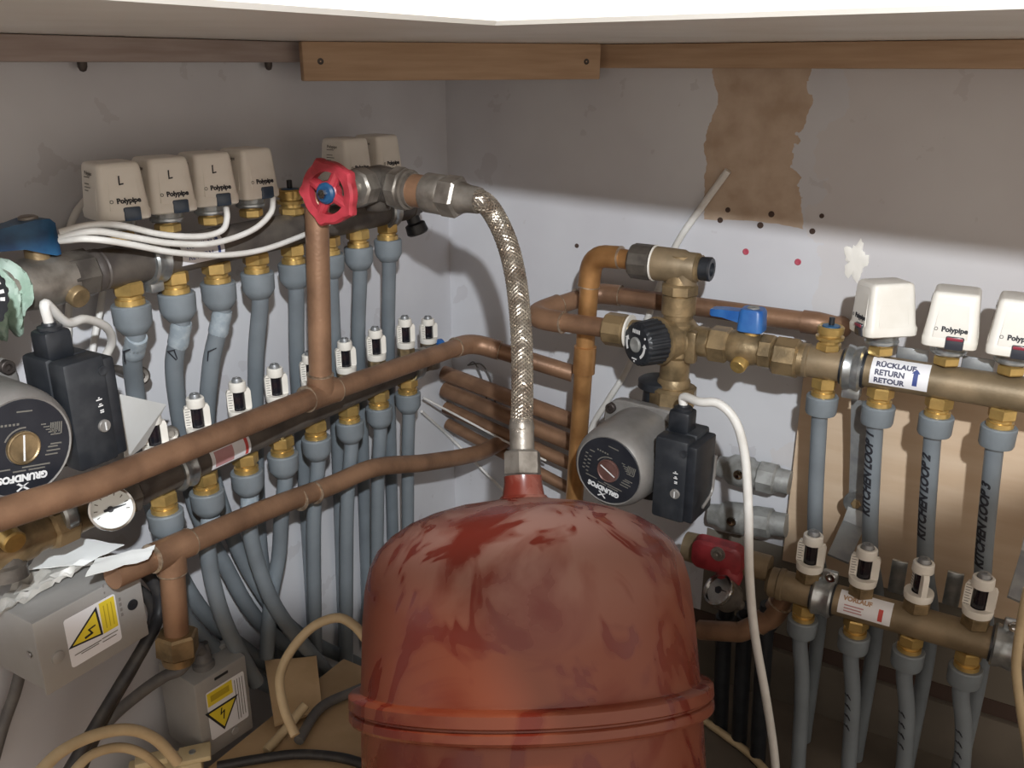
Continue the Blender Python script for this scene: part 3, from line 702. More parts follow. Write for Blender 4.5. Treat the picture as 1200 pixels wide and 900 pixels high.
def tee(t, c, d, b, r, mt='copper', L=.021):
    c, d, b = V(c), V(d).normalized(), V(b).normalized()
    e = part('tee', MB().lathe(c-d*L, d, [(0, r), (.0004, r*1.17), (2*L-.0004, r*1.17), (2*L, r)], 22).lathe(c, b, [(0, r*1.15), (L, r*1.17), (L+.0004, r)], 22), mt, t, smooth=.9)
    for o, ax in ((c-d*(L+.001), d), (c+d*(L-.001), d), (c+b*(L-.001), b)): part('solder_ring', MB().lathe(o, ax, [(0, r), (.0005, r*1.2), (.0016, r*1.2), (.0022, r)], 22), 'solder', e)
    return e
# long upper pipe on the left, round the corner, with its riser
A = PX(-60, 622, .188); Bm = PX(110, 569, .168); Tt = PX(376, 462, .125); El = PX(553, 401, .118); Er = PY(672, 438, El.y+.035)
c1 = copper('long copper pipe crossing the left manifold pipes with riser tee, turning at the corner', [A, Bm, Tt, El, Er], r=.0106, fr_=.03, org=Tt)
rt_ = PX(368, 236, .135)
d1 = (El-Tt).normalized()
tee(c1, Tt, d1, (rt_-Tt), .0112)
part('riser', MB().tube(fillet([Tt, PX(371, 228, .132), PX(400, 222, .132)], .02)[0], .0112, 20), 'copper', c1, smooth=1.2)
# lower pipe with the tee dropping to a nut
T2 = PX(200, 645, .105); A2 = PX(132, 676, .108)
P2 = [A2, PX(300, 602, .095), PX(385, 570, .09), PX(440, 548, .095), PX(500, 542, .10), PX(560, 531, .105), PX(598, 514, .11), PX(640, 505, .10)]
c2 = thing('copper_pipe', 'lower copper pipe sloping down to a tee and nut beside the large metal box', 'copper pipe', T2)
part('pipe', MB().tube(crom(P2, 8), .0108, 20), 'copper', c2, smooth=1.2)
N2 = PX(208, 757, .105)
tee(c2, T2, (P2[1]-A2), (N2-T2), .011)
part('drop', MB().tube([T2, N2], .0108, 20), 'copper', c2, smooth=1.2)
dn = (N2-T2).normalized()
part('compression_nut', MB().hexn(N2-dn*.014, dn, 0, .022, .019, 6, ph=.4).lathe(N2+dn*.008, dn, [(0, .0155), (.008, .014), (.009, 0)], 20), 'brass', c2)
part('solder_ring', MB().lathe(PX(350, 586, .0925), (P2[2]-P2[1]), [(0, .0108), (.0006, .0122), (.0018, .0122), (.0024, .0108)], 22), 'solder', c2)
part('solder_ring', MB().lathe(PX(368, 578, .0917), (P2[2]-P2[1]), [(0, .0108), (.0006, .0122), (.0018, .0122), (.0024, .0108)], 22), 'solder', c2)
# pipes along the right wall in the corner
yc = -.030
for (a, b, r, y, l) in [((520, 437), (675, 495), .0108, -.045, 'copper pipe in the corner behind the hose, second below the long pipe'), ((505, 453), (672, 520), .0112, -.040, 'jointed copper pipe in the corner behind the hose, third below the long pipe'),
                        ((498, 472), (672, 545), .0088, -.035, 'thinner dusty copper pipe in the corner behind the hose, fourth below the long pipe'), ((498, 490), (672, 575), .0080, -.030, 'lowest thin copper pipe in the corner, dipping behind the tank')]:
    p, q = PY(*a, y), PY(*b, y); p.x = max(p.x, r+.002)
    t = thing('copper_pipe', l, 'copper pipe', p, 'copper pipes in the corner'); d = (q-p).normalized()
    part('pipe', MB().tube([p, q], r, 18), 'copper', t, smooth=1.2)
    if 'wide' in l:
        w = PY(625, 503, y)
        part('coupling', MB().lathe(w, d, [(0, r), (.001, r*1.2), (.034, r*1.2), (.035, r)], 22), 'copper', t)
# pipe on the right wall, returning forward to the mixing valve
qA = PY(958, 379, -.042); qB = PY(700, 343, -.042); YI = YR-.026
qC = PY(613, 371, YI)
qD = PY(714, 385, YI)
qE = qA+V((.012, .012, -.004))
c3 = copper('copper pipe high on the right wall, looping forward to the mixing valve', [qA, V((qB.x, qA.y, qB.z)), V((qC.x, qC.y, qC.z)), V((qD.x, qC.y, qD.z))], fr_=.026, org=qB, mt='copper')
part('end_elbow', MB().tube([qA+V((-.016, 0, 0)), qA, qA+V((.010, .003, -.002)), qA+V((.017, .014, -.006)), qA+V((.018, .034, -.010))], .0128, 18), 'copper', c3, smooth=1.2)
# ================================================================== MIXING VALVE ASSEMBLY
zm = PY(795, 396, YR).z
xm = PY(793, 396, YR).x
W0 = V((xm, YR, zm))
kp_ = PY(745, 404, YR-.050); kd_ = (kp_-W0).normalized()
mv = thing('mixing_valve', 'brass thermostatic mixing valve with black ribbed knob above the right pump', 'mixing valve', W0)
part('body', MB().lathe(W0, X_, [(-.036, .0150), (-.034, .0165), (-.026, .0165), (-.022, .0185), (.018, .0195), (.022, .0165), (.038, .0165), (.040, .0150)], 28)
     .lathe(W0, Z_, [(-.048, .0155), (-.046, .0165), (-.022, .0165), (-.018, .0200), (.018, .0200), (.022, .0160), (.030, .0160)], 28)
     .lathe(W0, kd_, [(0, .022), (.014, .0235), (.018, .0215), ((kp_-W0).length-.029, .0215)], 30).box(W0+V((.022, -.012, -.004)), (.012, .012, .036), bev=.003), 'brass', mv)
kp = PY(745, 404, YR-.050); kd = (kp-W0).normalized(); kx_ = kd.cross(Z_).normalized(); kx_ = kx_ if kx_.x > 0 else -kx_; kz_ = kx_.cross(-kd)*-1; kz_ = kz_ if kz_.z > 0 else -kz_
kc = kp-kd*.0297
mb = MB(); secs = []
for t_, r_ in ((0, .0225), (.002, .0245), (.026, .0235), (.029, .0215), (.0295, .0205)):
    secs.append([kc+kd*t_+(kx_*math.cos(a)+kz_*math.sin(a))*(r_*(1+.022*(1 if (k % 4) < 2 else -1)*(t_ < .028))) for k, a in enumerate([2*PI*j/96 for j in range(96)])])
kn = part('knob', mb.loft(secs), 'black', mv, smooth=.5)
part('knob_ring', MB().lathe(kc-kd*.004, kd, [(0, .023), (.001, .0265), (.004, .0265), (.005, .024)], 36), 'brass', mv)
kf = kc+kd*.0297
part('knob_screw', MB().lathe(kf, kd, [(0, .0085), (.0012, .0085), (.0022, .0072), (.0018, .003), (.0010, 0)], 24), 'zinc', kn)
km = pmap(kf, kx_, kz_, .0002)
mb = MB()
def arc_arrow(a0, a1, r0, r1):
    N = 10
    for k in range(N):
        b0, b1 = a0+(a1-a0)*k/N, a0+(a1-a0)*(k+1)/N; w = lambda j: (r1-r0)*(1-.0*j)
        mb.poly(km, [(r0*math.cos(b0), r0*math.sin(b0)), (r1*math.cos(b0), r1*math.sin(b0)), (r1*math.cos(b1), r1*math.sin(b1)), (r0*math.cos(b1), r0*math.sin(b1))], 0, .0002)
    rm = (r0+r1)/2; s = 1 if a1 > a0 else -1
    tip = (rm*math.cos(a1+s*.28), rm*math.sin(a1+s*.28))
    mb.poly(km, [((r0-.002)*math.cos(a1), (r0-.002)*math.sin(a1)), ((r1+.002)*math.cos(a1), (r1+.002)*math.sin(a1)), tip], 0, .0002)
arc_arrow(math.radians(210), math.radians(165), .0135, .0165); arc_arrow(math.radians(-55), math.radians(0), .0135, .0165)
mb.poly(km, [(.0145, .0085), (.0165, .0095), (.0155, .0115), (.0135, .0105)], 0, .0002)
for k in range(5): mb.poly(km, [(-.006+k*.0026, .0125), (-.0045+k*.0026, .0125), (-.0045+k*.0026, .0170), (-.006+k*.0026, .0165)], 0, .0002)
mb.poly(km, [(-.005, -.0165), (.003, -.0165), (.003, -.0150), (-.005, -.0150)], 0, .0002); mb.poly(km, [(-.002, -.0195), (0, -.0195), (0, -.0175), (-.002, -.0175)], 0, .0002)
part('knob_markings', mb, 'ink_white', kn)
part('left_union', MB().hexn(V((qD.x-.004, qC.y, qD.z)), X_, 0, .026, .0185, 10).lathe(V((qD.x+.022, qC.y, qD.z)), X_, [(0, .0175), (.003, .0175), (.003, .014)], 24).tube([V((qD.x+.022, qC.y, qD.z)), V((qD.x+.030, qC.y+.002, qD.z)), V((W0.x-.034, YR, W0.z))], .0135, 20), 'brass', mv)
part('white_seal', MB().lathe(V((qD.x+.0235, qC.y, qD.z)), X_, [(0, .0165), (0, .0188), (.0022, .0188), (.0022, .0165)], 28), 'white', mv)
# vertical union up to the check valve tee
u0 = W0+V((0, 0, .028)); zt = PY(800, 312, YR).z
part('top_union', MB().lathe(u0, Z_, [(0, .0185), (.020, .0185), (.022, .0165)], 26).hexn(u0+V((0, 0, .020)), Z_, 0, .014, .0205, 8).lathe(u0+V((0, 0, .034)), Z_, [(0, .016), (.012, .0145), (.030, .0145)], 24), 'brass', mv)
K0 = V((W0.x+.004, YR, zt)); xk0 = PY(754, 308, YR).x
cv = thing('check_valve', 'brass check valve body with black hollow end, on top of the mixing valve', 'check valve', K0)
part('body', MB().lathe(V((xk0+.012, YR, zt)), X_, [(0, .0165), (.003, .0185), (.034, .0178), (.038, .0158), (.048, .0158), (.050, .0145)], 28).lathe(K0, -Z_, [(0, .0150), (.020, .0140)], 22), 'manifold', cv)
part('nut', MB().hexn(V((xk0-.014, YR, zt)), X_, 0, .026, .0195, 10), 'darknickel', cv)
part('white_seal', MB().lathe(V((xk0+.0125, YR, zt)), X_, [(0, .0175), (0, .0195), (.0018, .0195), (.0018, .0175)], 28), 'white', cv)
part('threaded_end', MB().lathe(V((xk0+.058, YR, zt)), X_, [(0, .0145), (.001, .0158), (.003, .0145), (.004, .0158), (.006, .0140), (.008, .0140)], 26), 'brass', cv)
part('end_plug', MB().lathe(V((xk0+.066, YR, zt)), X_, [(0, .0125), (.010, .0130), (.0115, .0118), (.0115, .0075), (.004, .0070), (.004, 0)], 26), 'blue_dark' if 0 else 'black', cv)
# copper riser from the check valve down behind the inlet pipe
rx = PY(690, 345, YR).x; rb = PY(672, 600, YR+.005)
c4 = copper('warm copper riser with top elbow, dropping behind the mixing valve inlet pipe', [V((xk0-.006, YR, zt)), V((rx, YR+.004, zt+.001)), rb], fr_=.024, mt='copper_bright', org=V((rx, YR, zt)))
part('coupling', MB().lathe(PY(686, 405, YR+.004), (rb-V((rx, YR, zt))), [(0, .011), (.001, .0132), (.034, .0132), (.035, .011)], 24), 'copper_bright', c4)
# ball valve with the blue lever
bx0, bx1 = PY(832, 405, YR).x, xl-.004
bv = thing('ball_valve', 'brass ball valve with short blue lever, between mixing valve and right manifold', 'ball valve', V(((bx0+bx1)/2, YR, zR)))
Bz = lambda x: V((x, YR, zR+.003))
Lb = bx1-bx0
part('body', MB().hexn(Bz(bx0), X_, 0, .022, .0200, 6).lathe(Bz(bx0+.022), X_, [(0, .0165), (.004, .0180), (.010, .0190), (.022, .0190), (.030, .0165), (.034, .0165)], 28).hexn(Bz(bx1-.016), X_, 0, .016, .0185, 8), 'brass', bv)
xb_ = bx0+Lb*.62
part('stem', MB().lathe(Bz(xb_), Z_, [(.015, .009), (.026, .0085), (.030, .007)], 20), 'brass_bright', bv)
lo = Bz(xb_)+V((0, 0, .020))
mb = MB(); mb.loft([[lo+V((p.x, p.y, h)) for p in rr(w, d, .006, 0)] for h, w, d in ((0, .025, .024), (.001, .027, .026), (.021, .025, .024), (.024, .022, .021))])
secs = []
for u, w, h0, h1 in ((.006, .018, .010, .0215), (-.014, .016, .0085, .0205), (-.030, .0155, .0115, .0200), (-.042, .0145, .0115, .0190), (-.0445, .011, .0125, .018)):
    secs.append([lo+V((u, -w/2, h0)), lo+V((u, w/2, h0)), lo+V((u, w/2, h1)), lo+V((u, -w/2, h1))])
mb.loft(secs)
lv = part('lever', mb, 'blue', bv)
part('lever_screw', MB().lathe(lo+V((0, 0, .0225)), Z_, [(0, .0065), (.002, .0065), (.003, .0055), (.0025, .002), (.001, 0)], 18), 'zinc', lv)
part('drain_plug', MB().lathe(Bz(xb_-.004)+V((0, -.012, -.011)), V((-.15, -1, -.45)), [(0, .0085), (.010, .0085), (.0115, .0075), (.0115, .002), (.0105, 0)], 20), 'brass_bright', bv)
# ================================================================== PUMPS
def make_pump(label, screw_mat, loc, rz, sc, gland=True, slot=.6):
    t = thing('circulation_pump', label, 'pump', (0, 0, 0))
    part('volute', MB().lathe((0, .020, 0), -Y_, [(0, .036), (.004, .042), (.030, .046), (.040, .046)], 32).lathe((0, 0, 0), Z_, [(-.072, .0205), (-.070, .0235), (-.062, .0235), (-.060, .017), (-.03, .019), (.03, .019), (.060, .017), (.062, .0235), (.070, .0235), (.072, .0205)], 28), 'black', t)
    mb = MB()
    mb.loft([[V((p.x, -.022, p.y)) for p in rr(.098, .098, .022, 0)], [V((p.x, -.024, p.y)) for p in rr(.100, .100, .022, 0)], [V((p.x, -.034, p.y)) for p in rr(.100, .100, .022, 0)], [V((p.x, -.036, p.y)) for p in rr(.096, .096, .022, 0)]])
    mb.lathe((0, -.030, 0), -Y_, [(0, .0475), (.055, .0462), (.070, .0450), (.078, .0425), (.0815, .0395), (.0825, .0385), (.0815, .0365)], 48)
    part('motor_housing', mb, 'motor', t, smooth=.5)
    for sx, sz in ((1, 1), (-1, 1), (1, -1), (-1, -1)):
        part('bolt', MB().lathe((sx*.0395, -.034, sz*.0395), -Y_, [(0, .0058), (.007, .0058), (.0075, .0052), (.0075, .003), (.004, .0028), (.004, 0)], 16), 'screw', t)
    pl = part('face_plate', MB().lathe((0, -.1108, 0), -Y_, [(0, .0372), (.0012, .0372), (.0016, .0368), (.0016, .0135), (.0006, .0130), (.0006, 0)], 48), 'plate', t)
    bs = part('bleed_screw', MB().lathe((0, -.1112, 0), -Y_, [(0, .0128), (.0026, .0128), (.003, .0118), (.0022, .0108), (.0022, 0)], 28), screw_mat, t)
    sm = pmap((0, -.1134, 0), X_, Z_, .0001); c, s_ = math.cos(slot), math.sin(slot)
    part('slot', MB().poly(sm, [(-.010*c+.0007*s_, -.010*s_-.0007*c), (.010*c+.0007*s_, .010*s_-.0007*c), (.010*c-.0007*s_, .010*s_+.0007*c), (-.010*c-.0007*s_, -.010*s_+.0007*c)], 0, .0002), 'ink_white', bs)
    a = math.radians(168); ex, ez = V((math.cos(a), 0, math.sin(a))), V((-math.sin(a), 0, math.cos(a)))
    fm_ = pmap((0, -.1125, 0), ex, ez, .0001)      # the plate is mounted upside down
    off = lambda u0, v0: (lambda u, v, w: fm_(u+u0, v+v0, w))
    text('printed_name', 'GRUNDFOS', .0072, off(0, .0228), 'ink_white', pl, bold=.0004)
    mb = MB()
    for q in ([(-.0045, .0275), (-.0030, .0275), (.0050, .0325), (.0040, .0335)], [(-.0040, .0335), (-.0052, .0325), (.0032, .0268), (.0050, .0280), (.0034, .0285)]): mb.poly(fm_, q, 0, .0002)
    part('printed_emblem', mb, 'ink_white', pl)
    rows = [(-.017, -.004, .0175), (-.002, .008, .0175), (-.021, .001, .0150), (.010, .024, .0150), (-.027, -.017, .008), (-.029, -.018, .005), (-.027, -.019, .002), (-.030, -.021, .0), (-.006, .006, -.028)]
    mb = bars(fm_, rows, h=.0011)
    for k in range(6): mb.sheet(fm_, -.030+k*.0017, -.0290+k*.0017, -.017, -.0075-.0015*(k % 3), 1, 1, .0002, .0002)
    for k in range(5): bars(fm_, [(-.029+k*.003, -.021+k*.002, -.0075-k*.0022)], 0, mb, .0009)
    for k in range(6): bars(fm_, [(.022, .025+.001*(k % 2), .011-k*.0045), (.027, .030, .009-k*.0045)] if k < 5 else [(.020, .026, -.014)], 0, mb, .0013)
    for k in range(5): mb.sheet(fm_, .004+k*.003, .0058+k*.003, -.0195, -.0178, 1, 1, .0002, .0002)
    for k in range(8):
        b0, b1 = math.radians(-95+k*9), math.radians(-86+k*9)
        mb.poly(fm_, [(.0150*math.cos(b0), .0150*math.sin(b0)), (.0162*math.cos(b0), .0162*math.sin(b0)), (.0162*math.cos(b1), .0162*math.sin(b1)), (.0150*math.cos(b1), .0150*math.sin(b1))], 0, .0002)
    part('fine_print', mb, 'ink_grey', pl)
    # terminal box on the side of the motor
    b = MB().box((.0655, -.064, .003), (.038, .034, .094), bev=.004).box((.0655, -.0915, .003), (.037, .022, .092), bev=.004)
    tb = part('terminal_box', b, 'dustyblack', t)
    part('lid', MB().box((.0875, -.076, .002), (.012, .050, .086), bev=.003), 'black', tb)
    mb = MB().tube(fillet([V((.0945, -.052, .020)), V((.0945, -.054, -.022)), V((.0945, -.078, -.030))], .012)[0], .0018, 8)
    part('wire_clip', mb, 'motor', tb)
    part('lid_screw', MB().lathe((.080, -.1015, .036), -Y_, [(0, .0042), (.002, .0040), (.002, .002), (.001, 0)], 14), 'dustyblack', tb)
    part('speed_knob', MB().lathe((.0735, -.1020, -.010), -Y_, [(0, .0055), (.0022, .0052), (.0026, .0048), (.0022, 0)], 20), 'motor', tb)
    km_ = pmap((.0735, -.1026, 0), X_, Z_, .0002); mb = MB()
    mb.poly(km_, [(-.0004, -.0135), (.0008, -.0135), (.0008, -.0065), (-.0004, -.0065)], .002, .0023)
    for k in range(3): bars(km_, [(-.0015-.001*k, .0018, .002+k*.0055), (-.0015, .0018-.001*k, .0036+k*.0055)], 0, mb, .0010)
    part('speed_marks', mb, 'ink_white', tb)
    part('cable_gland', MB().box((.062, -.070, .058), (.024, .022, .026), bev=.004).lathe((.062, -.070, .070), Z_, [(0, .0095), (.003, .0095), (.004, .006), (.006, .0055)], 16), 'black', tb)
    t.location = V(loc); t.rotation_euler.z = rz; t.scale = (sc, sc, sc); ORG[t.name] = V(loc)
    return t
YP = YR+.003
fc = PY(716, 553, YP-.113); 
pump_r = make_pump('grey and black circulation pump below the mixing valve, behind the red tank', 'dull_red_brown', (W0.x, YP, fc.z), math.radians(0), 1.0, slot=-.55)
# pump position along the wall follows the valve above; the motor is turned slightly towards the tank
pump_r.location.x = fc.x+.004; pump_r.rotation_euler.z = math.radians(-4)
part('bottom_union', MB().lathe(V((W0.x, YR, W0.z-.046)), -Z_, [(0, .0165), (.004, .0185), (.010, .0185), (.011, .0215)], 28).hexn(V((W0.x, YR, W0.z-.0555)), -Z_, 0, .024, .0265, 8, ph=.2), 'brass', mv)
fl = PX(28, 525, .152)
pump_l = make_pump('grey and black circulation pump at the left edge, in front of the long copper pipe', 'brass', (.152-.113*.90, fl.y, fl.z), math.radians(90), .90, slot=1.4)
# ================================================================== RED HANDWHEEL VALVE, HOSE, TANK
Hw = PX(385, 226, .155)
gv = thing('gate_valve', 'brass gate valve with red handwheel where the copper riser meets the braided hose', 'gate valve', Hw)
av = V((-.10, 1, -.02)).normalized(); a_, b_, _ = basis(av)
mb = MB()
N = 60; Rw = .028
def wheel_r(k): return 1+.13*max(0, math.cos(5*2*PI*k/N))**3
ring = []
for k in range(N):
    th = 2*PI*k/N; rd = a_*math.cos(th)+b_*math.sin(th); ro = Rw*wheel_r(k)
    ring.append([Hw+rd*(Rw-.009)+av*-.003, Hw+rd*(ro-.002)+av*-.0045, Hw+rd*ro+av*-.002, Hw+rd*ro+av*.005, Hw+rd*(ro-.002)+av*.007, Hw+rd*(Rw-.009)+av*.005])
vs = [p for q in ring for p in q]; fs = []
for k in range(N):
    for j in range(6): fs.append([k*6+j, k*6+(j+1) % 6, ((k+1) % N)*6+(j+1) % 6, ((k+1) % N)*6+j])
mb.add(vs, fs)
for k in range(4):
    th = 2*PI*k/4+.5; rd = a_*math.cos(th)+b_*math.sin(th)
    mb.tube([Hw+rd*.004+av*.001, Hw+rd*.022+av*.001], [.0058, .0045], 10)
mb.lathe(Hw-av*.004, av, [(0, .008), (.002, .0105), (.010, .0105), (.014, .008)], 20)
part('handwheel', mb, 'red', gv)
part('wheel_cap', MB().lathe(Hw-av*.0035, -av, [(0, .0098), (.002, .0095), (.004, .0075), (.0045, .004), (.0045, 0)], 20), 'blue_dark', gv)
part('wheel_nut', MB().hexn(Hw-av*.0075, -av, 0, .004, .0042), 'chrome', gv)
part('stem', MB().lathe(Hw, av, [(.010, .007), (.020, .007), (.021, .0095), (.030, .0105), (.033, .0105), (.034, .0085), (.040, .0085)], 22).hexn(Hw, av, .038, .060, .0185, 8), 'nickel', gv)
Bd = Hw+av*.078
hx = PX(555, 234, .262); hd = (hx-Bd); hd.normalize()
part('body', MB().lathe(Hw, av, [(.058, .0150), (.062, .0175), (.085, .0185), (.096, .0165), (.102, .010), (.103, 0)], 28).lathe(Bd, hd, [(.005, .0165), (.022, .0165), (.024, .0185)], 26).lathe(Bd, -Z_, [(0, .0150), (.020, .0140), (.024, .012)], 22), 'darknickel', gv)
part('side_union', MB().hexn(Bd, hd, .022, .038, .0205, 8).lathe(Bd, hd, [(.038, .019), (.041, .019), (.042, .0165), (.046, .0165)], 26), 'nickel', gv)
Lh = (hx-Bd).length
part('copper_tail', MB().lathe(Bd, hd, [(.045, .0155), (Lh-.052, .0155)], 26), 'copper', gv)
part('hose_adapter', MB().lathe(Bd, hd, [(Lh-.054, .0165), (Lh-.052, .0185), (Lh-.034, .0185), (Lh-.032, .0175)], 28), 'nickel', gv)
# tank
DT = .745
ta = (FH*math.sin(math.radians(30.5))+Z_*math.cos(math.radians(30.5))-RT*.034).normalized()
TC = PD(622, 815, DT); RT_ = 210*DT/F
tk = thing('expansion_tank', 'red dusty expansion tank leaning in front, with a rolled seam round its middle', 'expansion tank', (TC.x, TC.y, FL))
rb_ = RT_*.935
prof = [(-.215, 0), (-.213, .04), (-.205, .085), (-.188, .118), (-.160, .1345), (-.130, rb_-.002), (-.016, rb_), (-.0135, rb_+.001),
        (-.0125, RT_-.004), (-.0115, RT_-.0012), (-.0095, RT_), (-.0042, RT_), (-.0032, RT_-.001), (-.0026, RT_-.0026), (-.0014, RT_-.0026), (-.0008, RT_-.001), (.0002, RT_+.0004), (.0080, RT_+.0004), (.0095, RT_-.001), (.0105, RT_-.004), (.0115, rb_+.001), (.014, rb_), (.060, rb_-.001), (.090, rb_-.003), (.108, rb_-.007), (.122, rb_-.014), (.134, rb_-.026), (.144, rb_-.042), (.152, rb_-.062), (.158, rb_-.085), (.1615, .026), (.1625, .0215), (.165, .0195)]
# stand the tank on the floor: lengthen the hidden lower half until its lowest rim touches
zmin = lambda k: min(TC.z+ta.z*(t*k if t < -.02 else t)-r*math.sqrt(1-ta.z**2) for t, r in prof)
k = 1.0
while zmin(k) > FL and k < 3: k += .01
while zmin(k) < FL and k > .3: k -= .01
prof = [((t*k if t < -.02 else t), r) for t, r in prof]
def dens(p):
    o = []
    for (t0, r0), (t1, r1) in zip(p, p[1:]): o += [(t0, r0), ((t0+t1)/2, (r0+r1)/2)]
    return o+[p[-1]]
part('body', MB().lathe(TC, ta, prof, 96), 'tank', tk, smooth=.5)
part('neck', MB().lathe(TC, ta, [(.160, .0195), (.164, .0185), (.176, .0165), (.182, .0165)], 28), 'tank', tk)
ct = TC+ta*.182
ho = thing('braided_hose', 'braided steel flexible hose arching from the red handwheel valve down to the tank', 'hose', ct)
e1 = PD(612, 528, (ct-CAM).dot(FW)+.004)
part('lower_nut', MB().hexn(ct, (e1-ct), 0, .022, .0168, 6, ph=.3), 'nickel', ho)
ez = (e1-ct).normalized(); e0 = ct+ez*.020
part('lower_ferrule', MB().lathe(e0, ez, [(0, .010), (.002, .0108), (.020, .0108), (.022, .0115), (.026, .0108), (.030, .0102)], 22), 'nickel', ho)
part('upper_nut', MB().hexn(Bd, hd, Lh-.034, Lh-.014, .0195, 6, ph=.2), 'nickel', ho)
part('upper_ferrule', MB().lathe(hx-hd*.016, hd, [(0, .0150), (.004, .0145), (.010, .0128), (.022, .0120)], 22), 'nickel', ho)
hp = crom([hx-hd*.010, hx+hd*.008, PD(578, 250, .822), PD(594, 284, .824), PD(605, 330, .820), PD(611, 392, (ct-CAM).dot(FW)+.030), PD(612, 460, (ct-CAM).dot(FW)+.016), e0+ez*.024+V((0, 0, .002)), e0+ez*.010], 14)
rh = .0089
core = part('hose', MB().tube(hp, rh-.0006, 20), 'core', ho, smooth=1.2)
# braid wires
def frames(P):
    a = basis((P[1]-P[0]).normalized())[0]; o = []; Lc = 0
    for i, p in enumerate(P):
        t = (P[min(i+1, len(P)-1)]-P[max(i-1, 0)]).normalized(); a = (a-t*a.dot(t)).normalized()
        if i: Lc += (p-P[i-1]).length
        o.append((p, a.copy(), t.cross(a), Lc))
    return o
fr_h = frames(crom(hp[::7]+[hp[-1]], 22))
mb = MB()
for sgn in (1, -1):
    for j in range(12):
        P = [p+(a*math.cos(th)+b*math.sin(th))*(rh+(.0004 if (int(Lc*900+j) % 2) == (sgn > 0) else -.0001)) for p, a, b, Lc in fr_h for th in [2*PI*j/12+sgn*Lc*150]]
        mb.tube(P, .00085, 5, caps=False)
part('braid', mb, 'braid', core, smooth=1.2)
# ================================================================== LEFT EDGE FITTINGS
bl = PX(46, 312, XL); 
lv_ = thing('ball_valve', 'dull ball valve with long dark blue lever at the left edge', 'ball valve', bl)
V0 = V((XL, bl.y, zL))
part('body', MB().lathe(V0+V((0, -.050, 0)), Y_, [(0, .0165), (.010, .0175), (.030, .0190), (.050, .0200), (.070, .0190), (.072, .0165), (.078, .0165)], 28), 'nickel', lv_)
part('stem', MB().lathe(V0, Z_, [(.016, .009), (.028, .0085)], 18), 'brass', lv_)
lo = V0+V((0, 0, .024)); secs = []
for u, w, h0, h1 in ((.013, .020, -.004, .0195), (.008, .024, -.004, .0235), (-.004, .026, .0, .0240), (-.014, .021, .004, .0225), (-.040, .017, .006, .0200), (-.085, .017, .006, .0190)):
    secs.append([lo+V((-w/2, u, h0)), lo+V((w/2, u, h0)), lo+V((w/2*.9, u, h1)), lo+V((-w/2*.9, u, h1))])
lvr = part('lever', MB().loft(secs), 'blue_dark', lv_)
part('lever_screw', MB().lathe(lo+V((0, -.002, .0235)), Z_, [(0, .007), (.002, .007), (.003, .005), (.002, 0)], 18), 'nickel', lvr)
part('drain_plug', MB().lathe(V0+V((.012, .015, -.010)), V((1, .05, -.35)), [(0, .0085), (.009, .0085), (.0105, .0075), (.0100, 0)], 20), 'brass', lv_)
# green tissue wrapped round the valve body
mb = MB(); c = V0+V((0, -.038, -.004)); nu, nv = 22, 36; vs = []; fs = []
for i in range(nu+1):
    for j in range(nv):
        th = 2*PI*j/nv; rr_ = .0225+.004*math.sin(3*th+i*.9)+random.uniform(-.0014, .0014)+(.006*max(0, math.sin(th-2.6)))
        vs.append(c+V((math.cos(th)*rr_, -.022+.036*i/nu+.003*math.sin(2*th), math.sin(th)*rr_*1.05)))
for i in range(nu):
    for j in range(nv): fs.append([i*nv+j, i*nv+(j+1) % nv, (i+1)*nv+(j+1) % nv, (i+1)*nv+j])
gt = solo('tissue_wrap', mb.add(vs, fs), 'green', 'pale green crumpled tissue wrapped round the valve at the left edge', 'tissue', smooth=.4)
# second mixing knob just inside the left edge
kc2 = PX(-62, 345, .125)
k2 = thing('mixing_valve', 'dark mixing valve knob, only its rim showing at the left edge', 'mixing valve', kc2)
part('body', MB().lathe(kc2, -X_, [(0, .023), (.018, .024), (.020, .019), (.050, .019)], 26), 'darknickel', k2)
mb = MB(); secs = []
for t_, r_ in ((0, .0245), (.002, .0265), (.024, .0255), (.027, .0235)):
    secs.append([kc2+V((t_, math.cos(a)*r_*(1+.02*(1 if (q % 4) < 2 else -1)), math.sin(a)*r_*(1+.02*(1 if (q % 4) < 2 else -1)))) for q, a in enumerate([2*PI*j/96 for j in range(96)])])
kk = part('knob', mb.loft(secs), 'black', k2, smooth=.5)
m_ = pmap(kc2+V((.027, 0, 0)), Y_, Z_, .0002)
mb = MB()
for a in (-.25, 0, .3, .6): mb.poly(m_, [(.0180*math.cos(a+q), .0180*math.sin(a+q)) if q in (0, .12) else (.021*math.cos(a+abs(q)-1), .021*math.sin(a+abs(q)-1)) for q in (0, .12, 1.12, 1.0)], 0, .0002)
part('knob_markings', mb, 'ink_white', kk)
